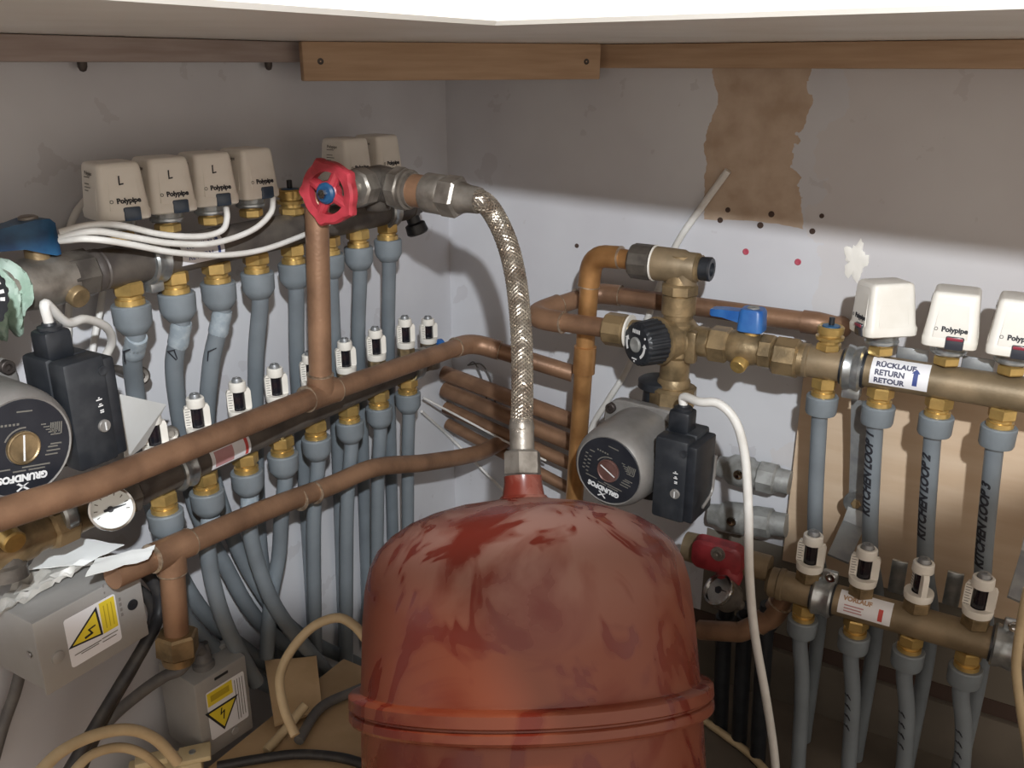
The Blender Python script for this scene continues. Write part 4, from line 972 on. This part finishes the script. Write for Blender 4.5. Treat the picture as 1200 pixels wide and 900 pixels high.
# lower-left valve, gauge
vb = V((XF, yg0-.045, zG))
lv2 = thing('ball_valve', 'dusty brass drain valve at the left end of the lower left manifold', 'ball valve', vb)
yq = PX(5, 622, XF).y
part('body', MB().lathe(V((XF, yq-.03, zG)), Y_, [(0, .015), (.02, .0175), (.045, .0175), (.05, .0155), ((yg0-.02)-(yq-.03), .0155)], 26).hexn(V((XF, yq+.030, zG)), Y_, 0, .022, .0195, 8), 'brass', lv2)
part('drain_plug', MB().lathe(PX(8, 628, XF+.014), V((1, -.05, -.25)), [(-.01, .009), (.010, .009), (.0115, .0078), (.0105, 0)], 20), 'brass_bright', lv2)
part('locking_ring', MB().lathe(PX(68, 600, XF), Y_, [(-.006, .0195), (-.004, .0212), (.004, .0212), (.006, .0195)], 26), 'steel', lv2)
part('drain_stub', MB().lathe(PX(3, 640, XF+.004), V((.15, -.1, -1)), [(0, .012), (.014, .012), (.016, .0145), (.026, .0145), (.027, .009), (.027, 0)], 20), 'darknickel', lv2)
gp = PX(131, 596, XF+.040); gd = (CAM-gp).normalized(); gd = (gd+V((.25, -.15, .0))).normalized()
ga_ = thing('temperature_gauge', 'small round white temperature gauge with chrome rim on the lower left manifold', 'gauge', gp)
part('case', MB().lathe(gp-gd*.018, gd, [(-.030, .006), (0, .006), (.001, .0165), (.004, .0180), (.017, .0180), (.019, .0165)], 32), 'darknickel', ga_)
part('rim', MB().lathe(gp-gd*.002, gd, [(0, .0172), (.003, .0178), (.005, .0172), (.0055, .0155), (.003, .0152)], 36), 'chrome', ga_)
dl = part('dial', MB().lathe(gp, gd, [(0, .0155), (.0012, .0155), (.0012, 0)], 32), 'dial', ga_)
gx = Z_.cross(gd).normalized(); gy = gd.cross(gx)
gm = pmap(gp+gd*.0013, gx*math.cos(.15)+gy*math.sin(.15), gy*math.cos(.15)-gx*math.sin(.15), .0003)
part('needle', MB().poly(gm, [(-.006, -.001), (-.002, -.0012), (.011, -.0003), (.011, .0003), (-.002, .0012), (-.006, .001)], 0, .0004).poly(gm, [(.0025*math.cos(2*PI*q/12)-.001, .0025*math.sin(2*PI*q/12)) for q in range(12)], 0, .0008), 'ink', dl)
mb = MB()
for q in range(9):
    a = math.radians(200-q*27); mb.poly(gm, [(.0105*math.cos(a-.03), .0105*math.sin(a-.03)), (.0132*math.cos(a-.03), .0132*math.sin(a-.03)), (.0132*math.cos(a+.03), .0132*math.sin(a+.03)), (.0105*math.cos(a+.03), .0105*math.sin(a+.03))], 0, .0002)
part('dial_marks', mb, 'ink_grey', dl)
# ================================================================== METAL BOXES, PAPER, CARDBOARD
def sticker(parent, o, ex, ey, w, h, kind):
    mp = pmap(o, ex, ey, .0003)
    lb = part('warning_label', MB().poly(mp, [(p.x, p.y) for p in rr(w, h, .0025, 0)], 0, .0003), 'label', parent)
    m2 = lambda u0, v0, l=.0004: (lambda u, v, w_: mp(u+u0, v+v0, w_+l))
    a = h*.60
    tri = [(-a*.5, -a*.30), (a*.5, -a*.30), (0, a*.58)]
    if kind == 1:      # sticker mounted with the triangle tipped to the right, yellow strip on the right
        T = lambda p: (p[1]*1.0-.0, -p[0])
        rot = lambda P, s=1: [(-(x_*math.cos(2.35)-y_*math.sin(2.35))*s, (x_*math.sin(2.35)+y_*math.cos(2.35))*s) for x_, y_ in P]
        strip = (w*.17, w*.47, -h*.18, h*.46); tc = (-w*.145, h*.06)
        tri = [(-a*.62, -a*.26), (a*.52, -a*.40), (a*.45, a*.62)]
    else:
        strip = (-w*.48, w*.17, h*.20, h*.47); tc = (-w*.14, -h*.10)
        tri = [(-a*.58, a*.34), (a*.56, a*.34), (-a*.02, -a*.56)]
    part('warning_strip', MB().sheet(m2(0, 0, .0003), strip[0], strip[1], strip[2], strip[3], 1, 1, .0002), 'yellow', lb)
    part('warning_triangle', MB().poly(m2(*tc, .0003), tri, 0, .0003), 'ink', lb)
    cx = sum(p[0] for p in tri)/3; cy = sum(p[1] for p in tri)/3
    part('triangle_field', MB().poly(m2(*tc, .0006), [(cx+(x-cx)*.80, cy+(y-cy)*.80) for x, y in tri], 0, .0003), 'yellow', lb)
    mb = MB(); fm = m2(tc[0]+cx, tc[1]+cy, .0009); s = a
    if kind == 1:
        mb.poly(fm, [(-.20*s, -.13*s), (-.19*s, -.20*s), (.06*s, -.16*s), (.05*s, -.09*s)], 0, .0002); mb.poly(fm, [(.05*s, -.16*s), (.10*s, -.14*s), (-.01*s, .06*s), (-.06*s, .04*s)], 0, .0002)
        mb.poly(fm, [(-.06*s, .06*s), (-.05*s, .01*s), (.20*s, .05*s), (.20*s, .10*s)], 0, .0002)
    else:
        mb.poly(fm, [(-.04*s, .20*s), (.0, .20*s), (-.05*s, -.02*s), (-.09*s, -.02*s)], 0, .0002); mb.poly(fm, [(.04*s, .08*s), (.08*s, .08*s), (.02*s, -.22*s), (-.01*s, -.20*s)], 0, .0002)
        mb.poly(fm, [(-.08*s, .02*s), (-.07*s, -.02*s), (.07*s, .05*s), (.06*s, .09*s)], 0, .0002)
    part('lightning_symbol', mb, 'ink', lb)
    if kind == 1:
        mb = MB()
        for k in range(3): mb.sheet(m2(0, 0, .0006), w*(.24+.075*k), w*(.255+.075*k), -h*.10, h*.38, 1, 1, .0002)
        part('strip_lines', mb, 'yellow_dark', lb)
        part('fine_print', bars(m2(0, 0, .0004), [(-w*.42, w*.1, -h*.27), (-w*.30, w*.05, -h*.31), (w*.12, w*.44, -h*.26), (w*.12, w*.40, -h*.33)], h=.0007), 'ink_grey', lb)
    else:
        part('strip_lines', MB().sheet(m2(0, 0, .0006), -w*.40, w*.08, h*.28, h*.40, 1, 1, .0002), 'yellow_dark', lb)
        mb = MB()
        for k in range(4): mb.sheet(m2(0, 0, .0004), w*(.23+.065*k), w*(.245+.065*k), -h*(.42 if k < 2 else .38), h*.42, 1, 1, .0002)
        part('fine_print', mb, 'ink_grey', lb)
BX = .092
c_ = [PX(40, 728, BX), PX(165, 668, BX), PX(170, 755, BX), PX(52, 803, BX)]
y0, y1 = (c_[0].y+c_[3].y)/2, (c_[1].y+c_[2].y)/2; z1, z0 = (c_[0].z+c_[1].z)/2, (c_[2].z+c_[3].z)/2
b1 = thing('junction_box', 'large grey metal box with yellow warning sticker on the left wall, paper on top', 'metal box', (.046, (y0+y1)/2, z0))
cb = V((.047, (y0+y1)/2, (z0+z1)/2))
part('case', MB().box(cb, (.088, y1-y0, z1-z0), bev=.0025), 'metalbox', b1)
part('lid', MB().box(V((BX-.0005, (y0+y1)/2, (z0+z1)/2)), (.003, y1-y0+.003, z1-z0+.003), bev=.0012), 'metalbox', b1)
hb = z1-z0
part('rivet', MB().lathe(V((BX+.001, y0+.013, z0+hb*.42)), X_, [(0, .0055), (.0015, .0052), (.0022, .003), (.0023, 0)], 20), 'metalbox', b1)
part('screw', MB().lathe(V((BX+.001, y1-.010, z0+hb*.55)), X_, [(0, .0050), (.001, .0048), (.001, .0012), (.0002, 0)], 16), 'black', b1)
part('side_screw', MB().lathe(V((BX-.014, y0-.0005, z0+hb*.5)), -Y_, [(0, .0032), (.001, .003), (.0012, 0)], 12), 'chrome', b1)
sp = PX(103, 742, BX+.001)
sticker(b1, V((BX+.001, sp.y+.005, sp.z+.000)), Y_, Z_, .047, hb*.70, 1)
mp = pmap(V((BX+.001, y1-.030, z0+hb*.58)), Y_, Z_, .0002)
mb = MB()
for k in range(9): mb.sheet(mp, -.004, -.0028, .028-k*.0062, .031-k*.0062-.001*(k % 2), 1, 1, .0002)
for k in range(4): mb.sheet(mp, .008, .010, .008-k*.005, .011-k*.005, 1, 1, .0002)
part('embossed_text', mb, 'motor', b1)
# paper and crumpled film lying on the metal box
def crumple(pxs_, n, amp, th, seed):
    random.seed(seed); a, b, c, d = pxs_; vs = []; fs = []
    hgt = [[random.uniform(-1, 1)*amp for _ in range(n+1)] for _ in range(n+1)]
    for L in (0, 1):
        for i in range(n+1):
            for j in range(n+1):
                u, v = i/n, j/n; p = (a*(1-u)+b*u)*(1-v)+(d*(1-u)+c*u)*v
                jit = .5+.5*hgt[i][j]/max(amp, 1e-6)*.35
                vs.append(p+V((0, 0, hgt[i][j]+(th if L else 0))))
    q = (n+1)**2; I = lambda L, i, j: L*q+i*(n+1)+j
    for i in range(n):
        for j in range(n):
            fs += [[I(1, i, j), I(1, i+1, j), I(1, i+1, j+1), I(1, i, j+1)], [I(0, i, j), I(0, i, j+1), I(0, i+1, j+1), I(0, i+1, j)]]
        fs += [[I(0, i, 0), I(0, i+1, 0), I(1, i+1, 0), I(1, i, 0)], [I(0, i, n), I(1, i, n), I(1, i+1, n), I(0, i+1, n)], [I(0, 0, i), I(1, 0, i), I(1, 0, i+1), I(0, 0, i+1)], [I(0, n, i), I(0, n, i+1), I(1, n, i+1), I(1, n, i)]]
    return MB().add(vs, fs)
zt_ = z1+.004
solo('paper_sheet', crumple([PZ(30, 668, zt_+.012), PZ(62, 625, zt_+.018), PZ(146, 640, zt_+.016), PZ(98, 662, zt_+.008)], 5, .0012, .0006, 3), 'paper', 'folded white paper sheet lying on top of the large metal box', 'paper', smooth=.35)
solo('crumpled_film', crumple([PZ(-12, 730, zt_-.002), PZ(28, 664, zt_+.008), PZ(112, 658, zt_+.006), PZ(46, 692, zt_+.001)], 9, .0035, .0005, 5), 'foil', 'crumpled grey plastic film on top of the large metal box', 'plastic film', smooth=.35)
solo('paper_strip', crumple([PX(100, 676, .124), PX(112, 655, .112), PX(182, 640, .120), PX(174, 655, .128)], 5, .0010, .0006, 9), 'paper', 'small white paper strip hanging over the end of the large metal box', 'paper', smooth=.35)
mp = lambda u, v, w: V((0, 0, 0))
q = [PX(141, 462, .105), PX(195, 474, .080), PX(170, 522, .085), PX(147, 540, .105)]
n_ = (q[1]-q[0]).cross(q[3]-q[0]).normalized()
solo('paper_card', MB().loft([[p for p in q], [p+n_*.0008 for p in q]]), 'paper', 'white paper card tucked beside the left pump, above the long copper pipe', 'card')
# cardboard on the floor
CBZ = .035
fa, fb = PZ(240, 893, CBZ), PZ(298, 853, CBZ)
ex = (fb-fa); ex.z = 0; bw = ex.length; ex.normalize(); ey = Z_.cross(ex)
cc = fa+ex*.09+ey*.04
solo('cardboard_box', MB().box(V((.185, -.58, (CBZ+FL)/2)), (.20, .44, CBZ-FL), bev=.002), 'cardboard', 'closed brown cardboard box on the floor under the small metal box and cables', 'cardboard box')
q = [PZ(312, 792, .045), PZ(372, 782, .045), PZ(378, 835, .040), PZ(322, 852, .039)]
solo('cardboard_flap', crumple([q[0]+Z_*.018, q[1]+Z_*.014, q[2], q[3]], 4, .0015, .003, 11), 'cardboard', 'loose torn cardboard flap beside the small metal box', 'cardboard', smooth=.35)
b2 = thing('junction_box', 'small grey metal box with yellow warning sticker standing on the cardboard', 'metal box', fa+ex*bw/2+ey*.03+V((0, 0, 0)))
dep = (fa-CAM).dot(FW); h2 = 86/F*dep/.80; dd = .062
c2c = fa+ex*(bw/2)+ey*(dd/2)+Z_*(h2/2)
part('case', MB().box(c2c, (bw, dd, h2), ex=ex, ey=ey, bev=.0025), 'metalbox', b2)
part('slot', MB().box(fa+ex*(bw*.50)-ey*.0002+Z_*(h2*.93), (.016, .001, .003), ex=ex, ey=ey, bev=.0004), 'black', b2)
part('screw', MB().lathe(fa+ex*(bw*.62)-ey*.0005+Z_*(h2*.14), -ey, [(0, .0045), (.001, .004), (.001, 0)], 16), 'metalbox', b2)
sticker(b2, fa+ex*(bw*.54)-ey*.0004+Z_*(h2*.52), ex, Z_, bw*.74, h2*.62, 2)
gl0 = fa+ex*(bw*.40)+ey*(dd*.30)+Z_*h2
part('gland', MB().lathe(gl0-Z_*.002, V((-.15, .1, 1)), [(0, .011), (.006, .011), (.008, .009), (.012, .0095), (.014, .0085), (.018, .0090), (.020, .0080), (.026, .0075)], 18), 'cable_grey', b2)
part('top_clip', MB().box(gl0+ex*.028+ey*.012+Z_*.002, (.018, .008, .006), ex=ex, ey=ey, bev=.001).box(gl0+ex*.012+ey*.022+Z_*.004, (.006, .006, .012), ex=ex, ey=ey, bev=.001), 'metalbox', b2)
# ================================================================== CABLES
def cable(label, P, r, m, cat='cable', group=None, n=8, name='cable'):
    return solo(name, MB().tube(crom(P, 9), r, n), m, label, cat, group, smooth=1.2)
wc = 'white actuator cables over the left manifold'
XC = .098
cable('white cable draped over the left manifold to the third actuator, uppermost of three', [PX(70, 272, .085), PX(105, 264, XC), PX(140, 264, XC), PX(190, 275, XC), PX(235, 277, XC), PX(260, 270, XC), PX(266, 256, XC-.005), PX(265, 243, .090)], .0027, 'cable_white', group=wc)
cable('white cable draped over the left manifold to the fourth actuator, middle one of three', [PX(70, 278, .085), PX(110, 271, XC+.006), PX(150, 277, XC+.006), PX(200, 285, XC+.006), PX(250, 285, XC+.006), PX(295, 270, XC+.004), PX(317, 250, XC), PX(320, 232, .092)], .0027, 'cable_white', group=wc)
cable('white cable lowest of three over the left manifold, running on to the copper riser', [PX(70, 282, .085), PX(105, 280, XC+.006), PX(150, 286, XC+.006), PX(205, 296, XC+.006), PX(260, 299, XC+.005), PX(310, 292, XC+.004), PX(362, 273, XC), PX(385, 262, XC-.01)], .0027, 'cable_white', group=wc)
cable('pale cable curving up the left wall behind the first L-marked actuator', [PX(80, 282, .02), PX(84, 262, .006), PX(92, 245, .006), PX(108, 229, .006), PX(125, 225, .03)], .0034, 'cable_white')
cable('white cable falling down the left wall behind the ball valve, left of two', [PX(82, 318, .006), PX(81, 350, .006), PX(80, 400, .006), PX(82, 460, .006)], .0030, 'cable_white', group='white cables on the left wall')
cable('white cable falling down the left wall beside the first grey pipe, right of two', [PX(122, 330, .008), PX(117, 365, .008), PX(110, 400, .008), PX(104, 450, .008)], .0030, 'cable_white', group='white cables on the left wall')
gs = pump_l.location+V((.070*.9, .062*.9, .078*.9))
cable('white looped cable entering the top of the left pump', [gs-Z_*.004, gs+V((0, .0, .012)), PX(78, 378, .10), PX(100, 374, .09), PX(124, 383, .075), PX(131, 400, .06), PX(122, 420, .05), PX(108, 442, .04)], .0036, 'cable_white')
gs = pump_r.location+Matrix.Rotation(pump_r.rotation_euler.z, 3, 'Z') @ V((.062, -.070, .078))
yw = gs.y-.012
cable('thick white cable from the right pump, hanging down beside the tank', [gs-Z_*.004, gs+V((.0, 0, .006)), PY(820, 471, yw), PY(842, 473, yw), PY(862, 494, yw), PY(873, 535, yw), PY(877, 600, yw-.01), PY(878, 670, yw-.02), PY(884, 740, yw-.02), PY(898, 820, yw-.01), PY(908, 890, yw), PY(912, 960, yw), PZ(925, 1010, FL+.005)], .0046, 'cable_white', n=12)
cable('cream cable hanging at the right edge of the photo', [PY(1205, 690, -.20), PY(1197, 730, -.20), PY(1191, 780, -.20), PY(1196, 830, -.20), PY(1204, 880, -.20), PY(1210, 930, -.19)], .0042, 'cable_cream')
cable('dirty white cable sloping down the right wall from the bare plaster to the check valve', [PY(853, 200, -.006), PY(822, 243, -.006), PY(790, 292, -.006), PY(760, 370, -.008), PY(735, 432, -.012), PY(712, 470, -.014), PY(695, 498, -.012), PY(680, 540, -.010)], .0042, 'cable_white')
cable('thin white cable low in the corner running down to the right behind the tank', [PX(493, 482, .006)+V((.002, 0, 0)), PY(530, 515, -.012), PY(560, 545, -.012), PY(590, 575, -.012)], .0022, 'cable_white', group='thin white cables in the corner')
cable('thin white cable in the corner between two dusty copper pipes', [PX(496, 466, .02), PY(545, 492, -.050), PY(590, 516, -.050), PY(640, 540, -.05)], .0016, 'cable_white', group='thin white cables in the corner')
for k, l in enumerate(('thin grey wire bowing behind the blue cap, nearest the elbow', 'thin grey wire bowing behind the blue cap, the outer one')):
    cable(l, [PX(548, 428, .04), PY(556+8*k, 425+k*2, -.02), PY(565+10*k, 445, -.015), PY(572+9*k, 475, -.012)], .0011, 'cable_grey', group='thin wires behind the blue cap')
bb = 'black cables beside the large metal box'
cable('thick black cable looping from the large metal box down the left side, upper one', [V((.055, y1+.001, z1-.022)), V((.065, y1+.018, z1-.016)), PX(184, 690, .072), PX(186, 720, .076), PX(170, 755, .085), PX(140, 805, .082), PX(108, 858, .070), PX(80, 905, .064)], .0058, 'cable_black', group=bb, n=12)
cable('thick black cable from the large metal box, running just inside the first', [V((.040, y1+.001, z1-.040)), V((.050, y1+.014, z1-.036)), PX(176, 704, .056), PX(178, 735, .058), PX(158, 778, .070), PX(128, 830, .064), PX(104, 880, .052), PX(90, 915, .050)], .0054, 'cable_black', group=bb, n=12)
cable('dark grey cable arching from the gland of the small metal box to the left', [gl0+Z_*.018, gl0+V((.004, -.010, .028)), PD(212, 784, dep*.955), PD(192, 793, dep*.950), PD(162, 814, dep*.955), PD(130, 842, dep*.97), PD(100, 880, dep*.97), PD(88, 910, dep*.965)], .0058, 'cable_grey', n=12)
cc_ = 'cream cables on the floor'
zc = .041
cable('cream cable arching over the clutter in front of the black cables, bottom left', [PX(40, 912, .125), PX(70, 882, .118), PX(110, 862, .115), PX(150, 855, .115), PX(182, 866, .118), PX(208, 893, .125)], .0050, 'cable_cream', group=cc_, n=10)
cable('cream cable lying lower inside the bottom left loop', [PX(80, 912, .105), PX(105, 886, .100), PX(138, 876, .100), PX(168, 884, .105), PX(195, 908, .11)], .0042, 'cable_cream', group=cc_, n=10)
cable('cream cable looping up from the cardboard to behind the tank', [PD(428, 748, .86), PD(415, 733, .86), PD(395, 724, .86), PD(366, 735, .86), PD(340, 764, .85), PD(328, 795, .84), PD(333, 830, .83), PD(346, 862, .82)], .0046, 'cable_cream', group=cc_, n=10)
cable('cut cream cable end pointing up to the right on the cardboard', [PZ(312, 880, CBZ+.006), PZ(330, 860, CBZ+.010), PZ(345, 842, CBZ+.018), PZ(358, 826, CBZ+.026)], .0050, 'cable_cream', group=cc_, n=10)
cable('black cable lying along the bottom edge toward the tank', [PZ(255, 898, .040), PZ(300, 890, .042), PZ(350, 884, .042), PZ(400, 888, .041), PZ(440, 900, .041)], .0050, 'cable_black', n=10)
cable('beige cable bundle passing behind the tank on the floor', [PZ(350, 868, .045), PZ(375, 830, .045), PZ(410, 812, .042), PZ(440, 800, .042)], .0055, 'cable_grey', n=10)
cable('cream cable on the floor right of the tank', [PZ(800, 826, FL+.006), PZ(850, 862, FL+.006), PZ(880, 885, FL+.006), PZ(905, 912, FL+.006)], .0048, 'cable_cream', n=10)
cable('pale cable hanging at the left edge below the metal box', [PX(30, 735, .03), PX(27, 770, .02), PX(18, 810, .015), PX(4, 850, .012), PX(-10, 900, .012)], .0050, 'cable_grey', n=10)
# cream connector strip, bottom left
ka, kb = PZ(150, 903, .055), PZ(236, 884, .055)
kx = (kb-ka).normalized(); ky = Z_.cross(kx)
tb = thing('connector_strip', 'cream plastic connector strip at the bottom edge beside the small metal box', 'connector', (ka+kb)/2-Z_*.02)
kc_ = (ka+kb)/2
part('body', MB().box(kc_-Z_*.012, ((kb-ka).length, .026, .026), ex=kx, ey=ky, bev=.002).box(kc_-kx*.012+Z_*.003+ky*.004, (.030, .014, .008), ex=kx, ey=ky, bev=.001), 'cream', tb)
part('raised_end', MB().box(kc_+kx*.028+Z_*.002, (.030, .022, .006), ex=kx, ey=ky, bev=.0012), 'cream', tb)
part('screw', MB().lathe(kb-kx*.008+Z_*.0045, Z_, [(0, .0035), (.0015, .0032), (.001, 0)], 14), 'steel', tb)
for (px, py, xx, r_, m_, l) in [(164, 440, .035, .0085, 'darknickel', 'dark round bolt head beside the first grey pipe, above the white card'), (200, 508, .045, .0075, 'nickel', 'dull round bolt head right of the white card, low beside the second grey pipe')]:
    p = PX(px, py, xx); t = thing('wall_bolt', l, 'bolt', p-X_*(xx-.002), 'bolt heads on the left wall')
    part('shank', MB().cyl(V((.001, p.y, p.z)), p, .0045, 12), m_, t)
    part('head', MB().lathe(p, V((1, -.5, .2)), [(-.004, r_*.8), (-.003, r_), (.003, r_), (.0045, r_*.8), (.004, r_*.45), (.002, r_*.4), (.002, 0)], 18), m_, t)
# ================================================================== RIGHT SIDE, BEHIND THE TANK
iv = 'grey service valves behind the right pump'
for (a, b, l) in [((842, 546), (926, 566), 'dull grey service valve behind the right pump, upper of two'), ((832, 602), (922, 616), 'dull grey service valve behind the right pump, lower of two')]:
    p, q = PY(*a, -.026), PY(*b, -.026); d = (q-p); L = d.length; d.normalize(); p.z = max(p.z, .02)
    t = thing('service_valve', l, 'valve', p, iv)
    part('body', MB().lathe(p, d, [(0, .0125), (L*.12, .0140), (L*.2, .0190), (L*.46, .0200), (L*.50, .0165), (L*.58, .0165)], 26), 'zinc', t)
    part('nut', MB().hexn(p, d, L*.56, L*.82, .0195, 8).lathe(p, d, [(L*.82, .015), (L, .0145)], 24), 'zinc', t)
    part('screw', MB().lathe(p+d*L*.33+V((.002, -.018, .004)), -Y_, [(0, .006), (.003, .006), (.003, .002), (.002, 0)], 14), 'chrome', t)
rv = PY(848, 642, -.165)
t = thing('isolating_valve', 'red-handled valve low between the right pump and the lower right manifold', 'valve', rv)
part('handle', MB().loft([[rv+V((p.x, -.010+h, p.y)) for p in rr(w, d, .010, 0)] for h, w, d in ((0, .050, .030), (-.003, .056, .036), (-.016, .054, .034), (-.019, .046, .028))]), 'darkred', t)
part('handle_grip', MB().lathe(rv+V((.012, -.016, -.010)), V((.15, -.2, -1)), [(0, .014), (.012, .015), (.020, .012), (.022, 0)], 20), 'darkred', t)
part('screw', MB().lathe(rv+V((.003, -.0285, .008)), -Y_, [(0, .0080), (.002, .0078), (.002, .0045), (.0036, .004), (.003, .0015), (.001, 0)], 18), 'nickel', t)
part('body', MB().lathe(V((rv.x-.05, YF+.005, zF+.012)), X_, [(0, .0165), (.02, .0175), (.05, .0175), (.055, .0145), (xa-rv.x+.05, .0145)], 24), 'manifold', t)
gp = PY(843, 692, -.205); gd = V((-.42, -.62, .66)).normalized()
ga2 = thing('pressure_gauge', 'small chrome-rimmed gauge low beside the tank, below the red-handled valve', 'gauge', gp)
part('case', MB().lathe(gp, gd, [(-.040, .006), (-.022, .006), (-.020, .0165), (-.001, .0175), (.001, .016)], 30), 'darknickel', ga2)
part('rim', MB().lathe(gp, gd, [(-.002, .0172), (.001, .0182), (.004, .0175), (.0045, .0150), (.002, .0148)], 34), 'chrome', ga2)
dl = part('dial', MB().lathe(gp, gd, [(.0, .015), (.0015, .015), (.0015, 0)], 28), 'dial', ga2)
gx = Z_.cross(gd).normalized(); gy = gd.cross(gx); gm = pmap(gp+gd*.0017, gx, gy, .0002)
part('needle', MB().poly(gm, [(-.005, -.001), (.010, .003), (.010, .0036), (-.005, .001)], 0, .0004).poly(gm, [(.004*math.cos(2*PI*q/12), .004*math.sin(2*PI*q/12)) for q in range(12)], 0, .0008), 'ink', dl)
part('stem', MB().cyl(gp-gd*.036, PY(838, 648, -.165), .006, 14), 'brass', ga2)
copper('dark copper bend below the left end of the lower right manifold', [PY(922, 693, -.13), PY(905, 722, -.13), PY(868, 741, -.14), PY(820, 738, -.14)], r=.0115, fr_=.018, mt='copper')
for k, (px, l) in enumerate([(848, 'black insulated pipe standing right behind the tank, nearest the tank'), (872, 'black insulated pipe standing behind the tank, second from the tank'), (896, 'black insulated pipe standing behind the tank under the copper bend')]):
    p = PY(px, 752, -.10-.015*k); q = PY(px-4, 850, -.10-.015*k); q.z = FL
    t = thing('insulated_pipe', l, 'pipe', q, 'black pipes behind the tank')
    part('pipe', MB().tube([q, p, p+Z_*.05], .0095, 16), 'black', t)
    part('collar', MB().lathe(p+Z_*.02, Z_, [(0, .0095), (.001, .012), (.016, .012), (.017, .0095)], 20), 'black', t)
# bracket at the right edge
bt2 = thing('manifold_bracket', 'grey steel bracket at the right edge holding the end clamp', 'bracket', PY(1195, 690, -.12))
part('strap', strap([PY(1222, 600, -.06), PY(1212, 650, -.075), PY(1196, 706, -.135)], .024, .003, 0), 'greysteel', bt2)
for (px, py, l) in [(1052, 676, 'pale blue steel plate edge behind the side-on flow meter'), (1117, 690, 'pale blue steel plate edge left of the last flow meter')]:
    p = PY(px, py, -.075); solo('steel_plate', MB().box(p, (.016, .004, .040), bev=.001), 'steel', l, 'steel plate', 'steel plates behind the right flow meters')
# ================================================================== CAMERA AND LIGHT
cd = bpy.data.cameras.new('camera'); cam = bpy.data.objects.new('camera', cd); COL.objects.link(cam)
cd.sensor_width = 36; cd.lens = F/1200*36; cd.clip_start = .02
cam.matrix_world = Matrix(((RT.x, UP.x, -FW.x, CAM.x), (RT.y, UP.y, -FW.y, CAM.y), (RT.z, UP.z, -FW.z, CAM.z), (0, 0, 0, 1)))
S.camera = cam
def spot(name, loc, tgt, power, size, blend, rad, col):
    l = bpy.data.lights.new(name, 'SPOT'); l.energy = power; l.spot_size = math.radians(size); l.spot_blend = blend; l.shadow_soft_size = rad; l.color = col
    o = bpy.data.objects.new(name, l); COL.objects.link(o); o.location = loc
    o.rotation_euler = (V(tgt)-V(loc)).to_track_quat('-Z', 'Y').to_euler(); return o
KL = V((.86, -1.14, .930))
a0 = math.radians(44); e0 = math.radians(50)
spot('torch', KL, KL+V((-math.sin(a0)*math.cos(e0), math.cos(a0)*math.cos(e0), math.sin(e0))), 50, 176, .05, .012, (.93, .97, 1))
pl_ = bpy.data.lights.new('ceiling_lamp', 'POINT'); pl_.energy = 95; pl_.shadow_soft_size = .03; pl_.color = (1, .72, .46)
po = bpy.data.objects.new('ceiling_lamp', pl_); COL.objects.link(po); po.location = (.80, -.435, 1.95)
w = bpy.data.worlds.new('room'); S.world = w; w.use_nodes = True
bg = w.node_tree.nodes['Background']; bg.inputs[0].default_value = (1, .88, .76, 1); bg.inputs[1].default_value = .95
S.view_settings.view_transform = 'Standard'; S.view_settings.look = 'None'; S.view_settings.exposure = 0; S.view_settings.gamma = 1
S.view_settings.use_curve_mapping = False
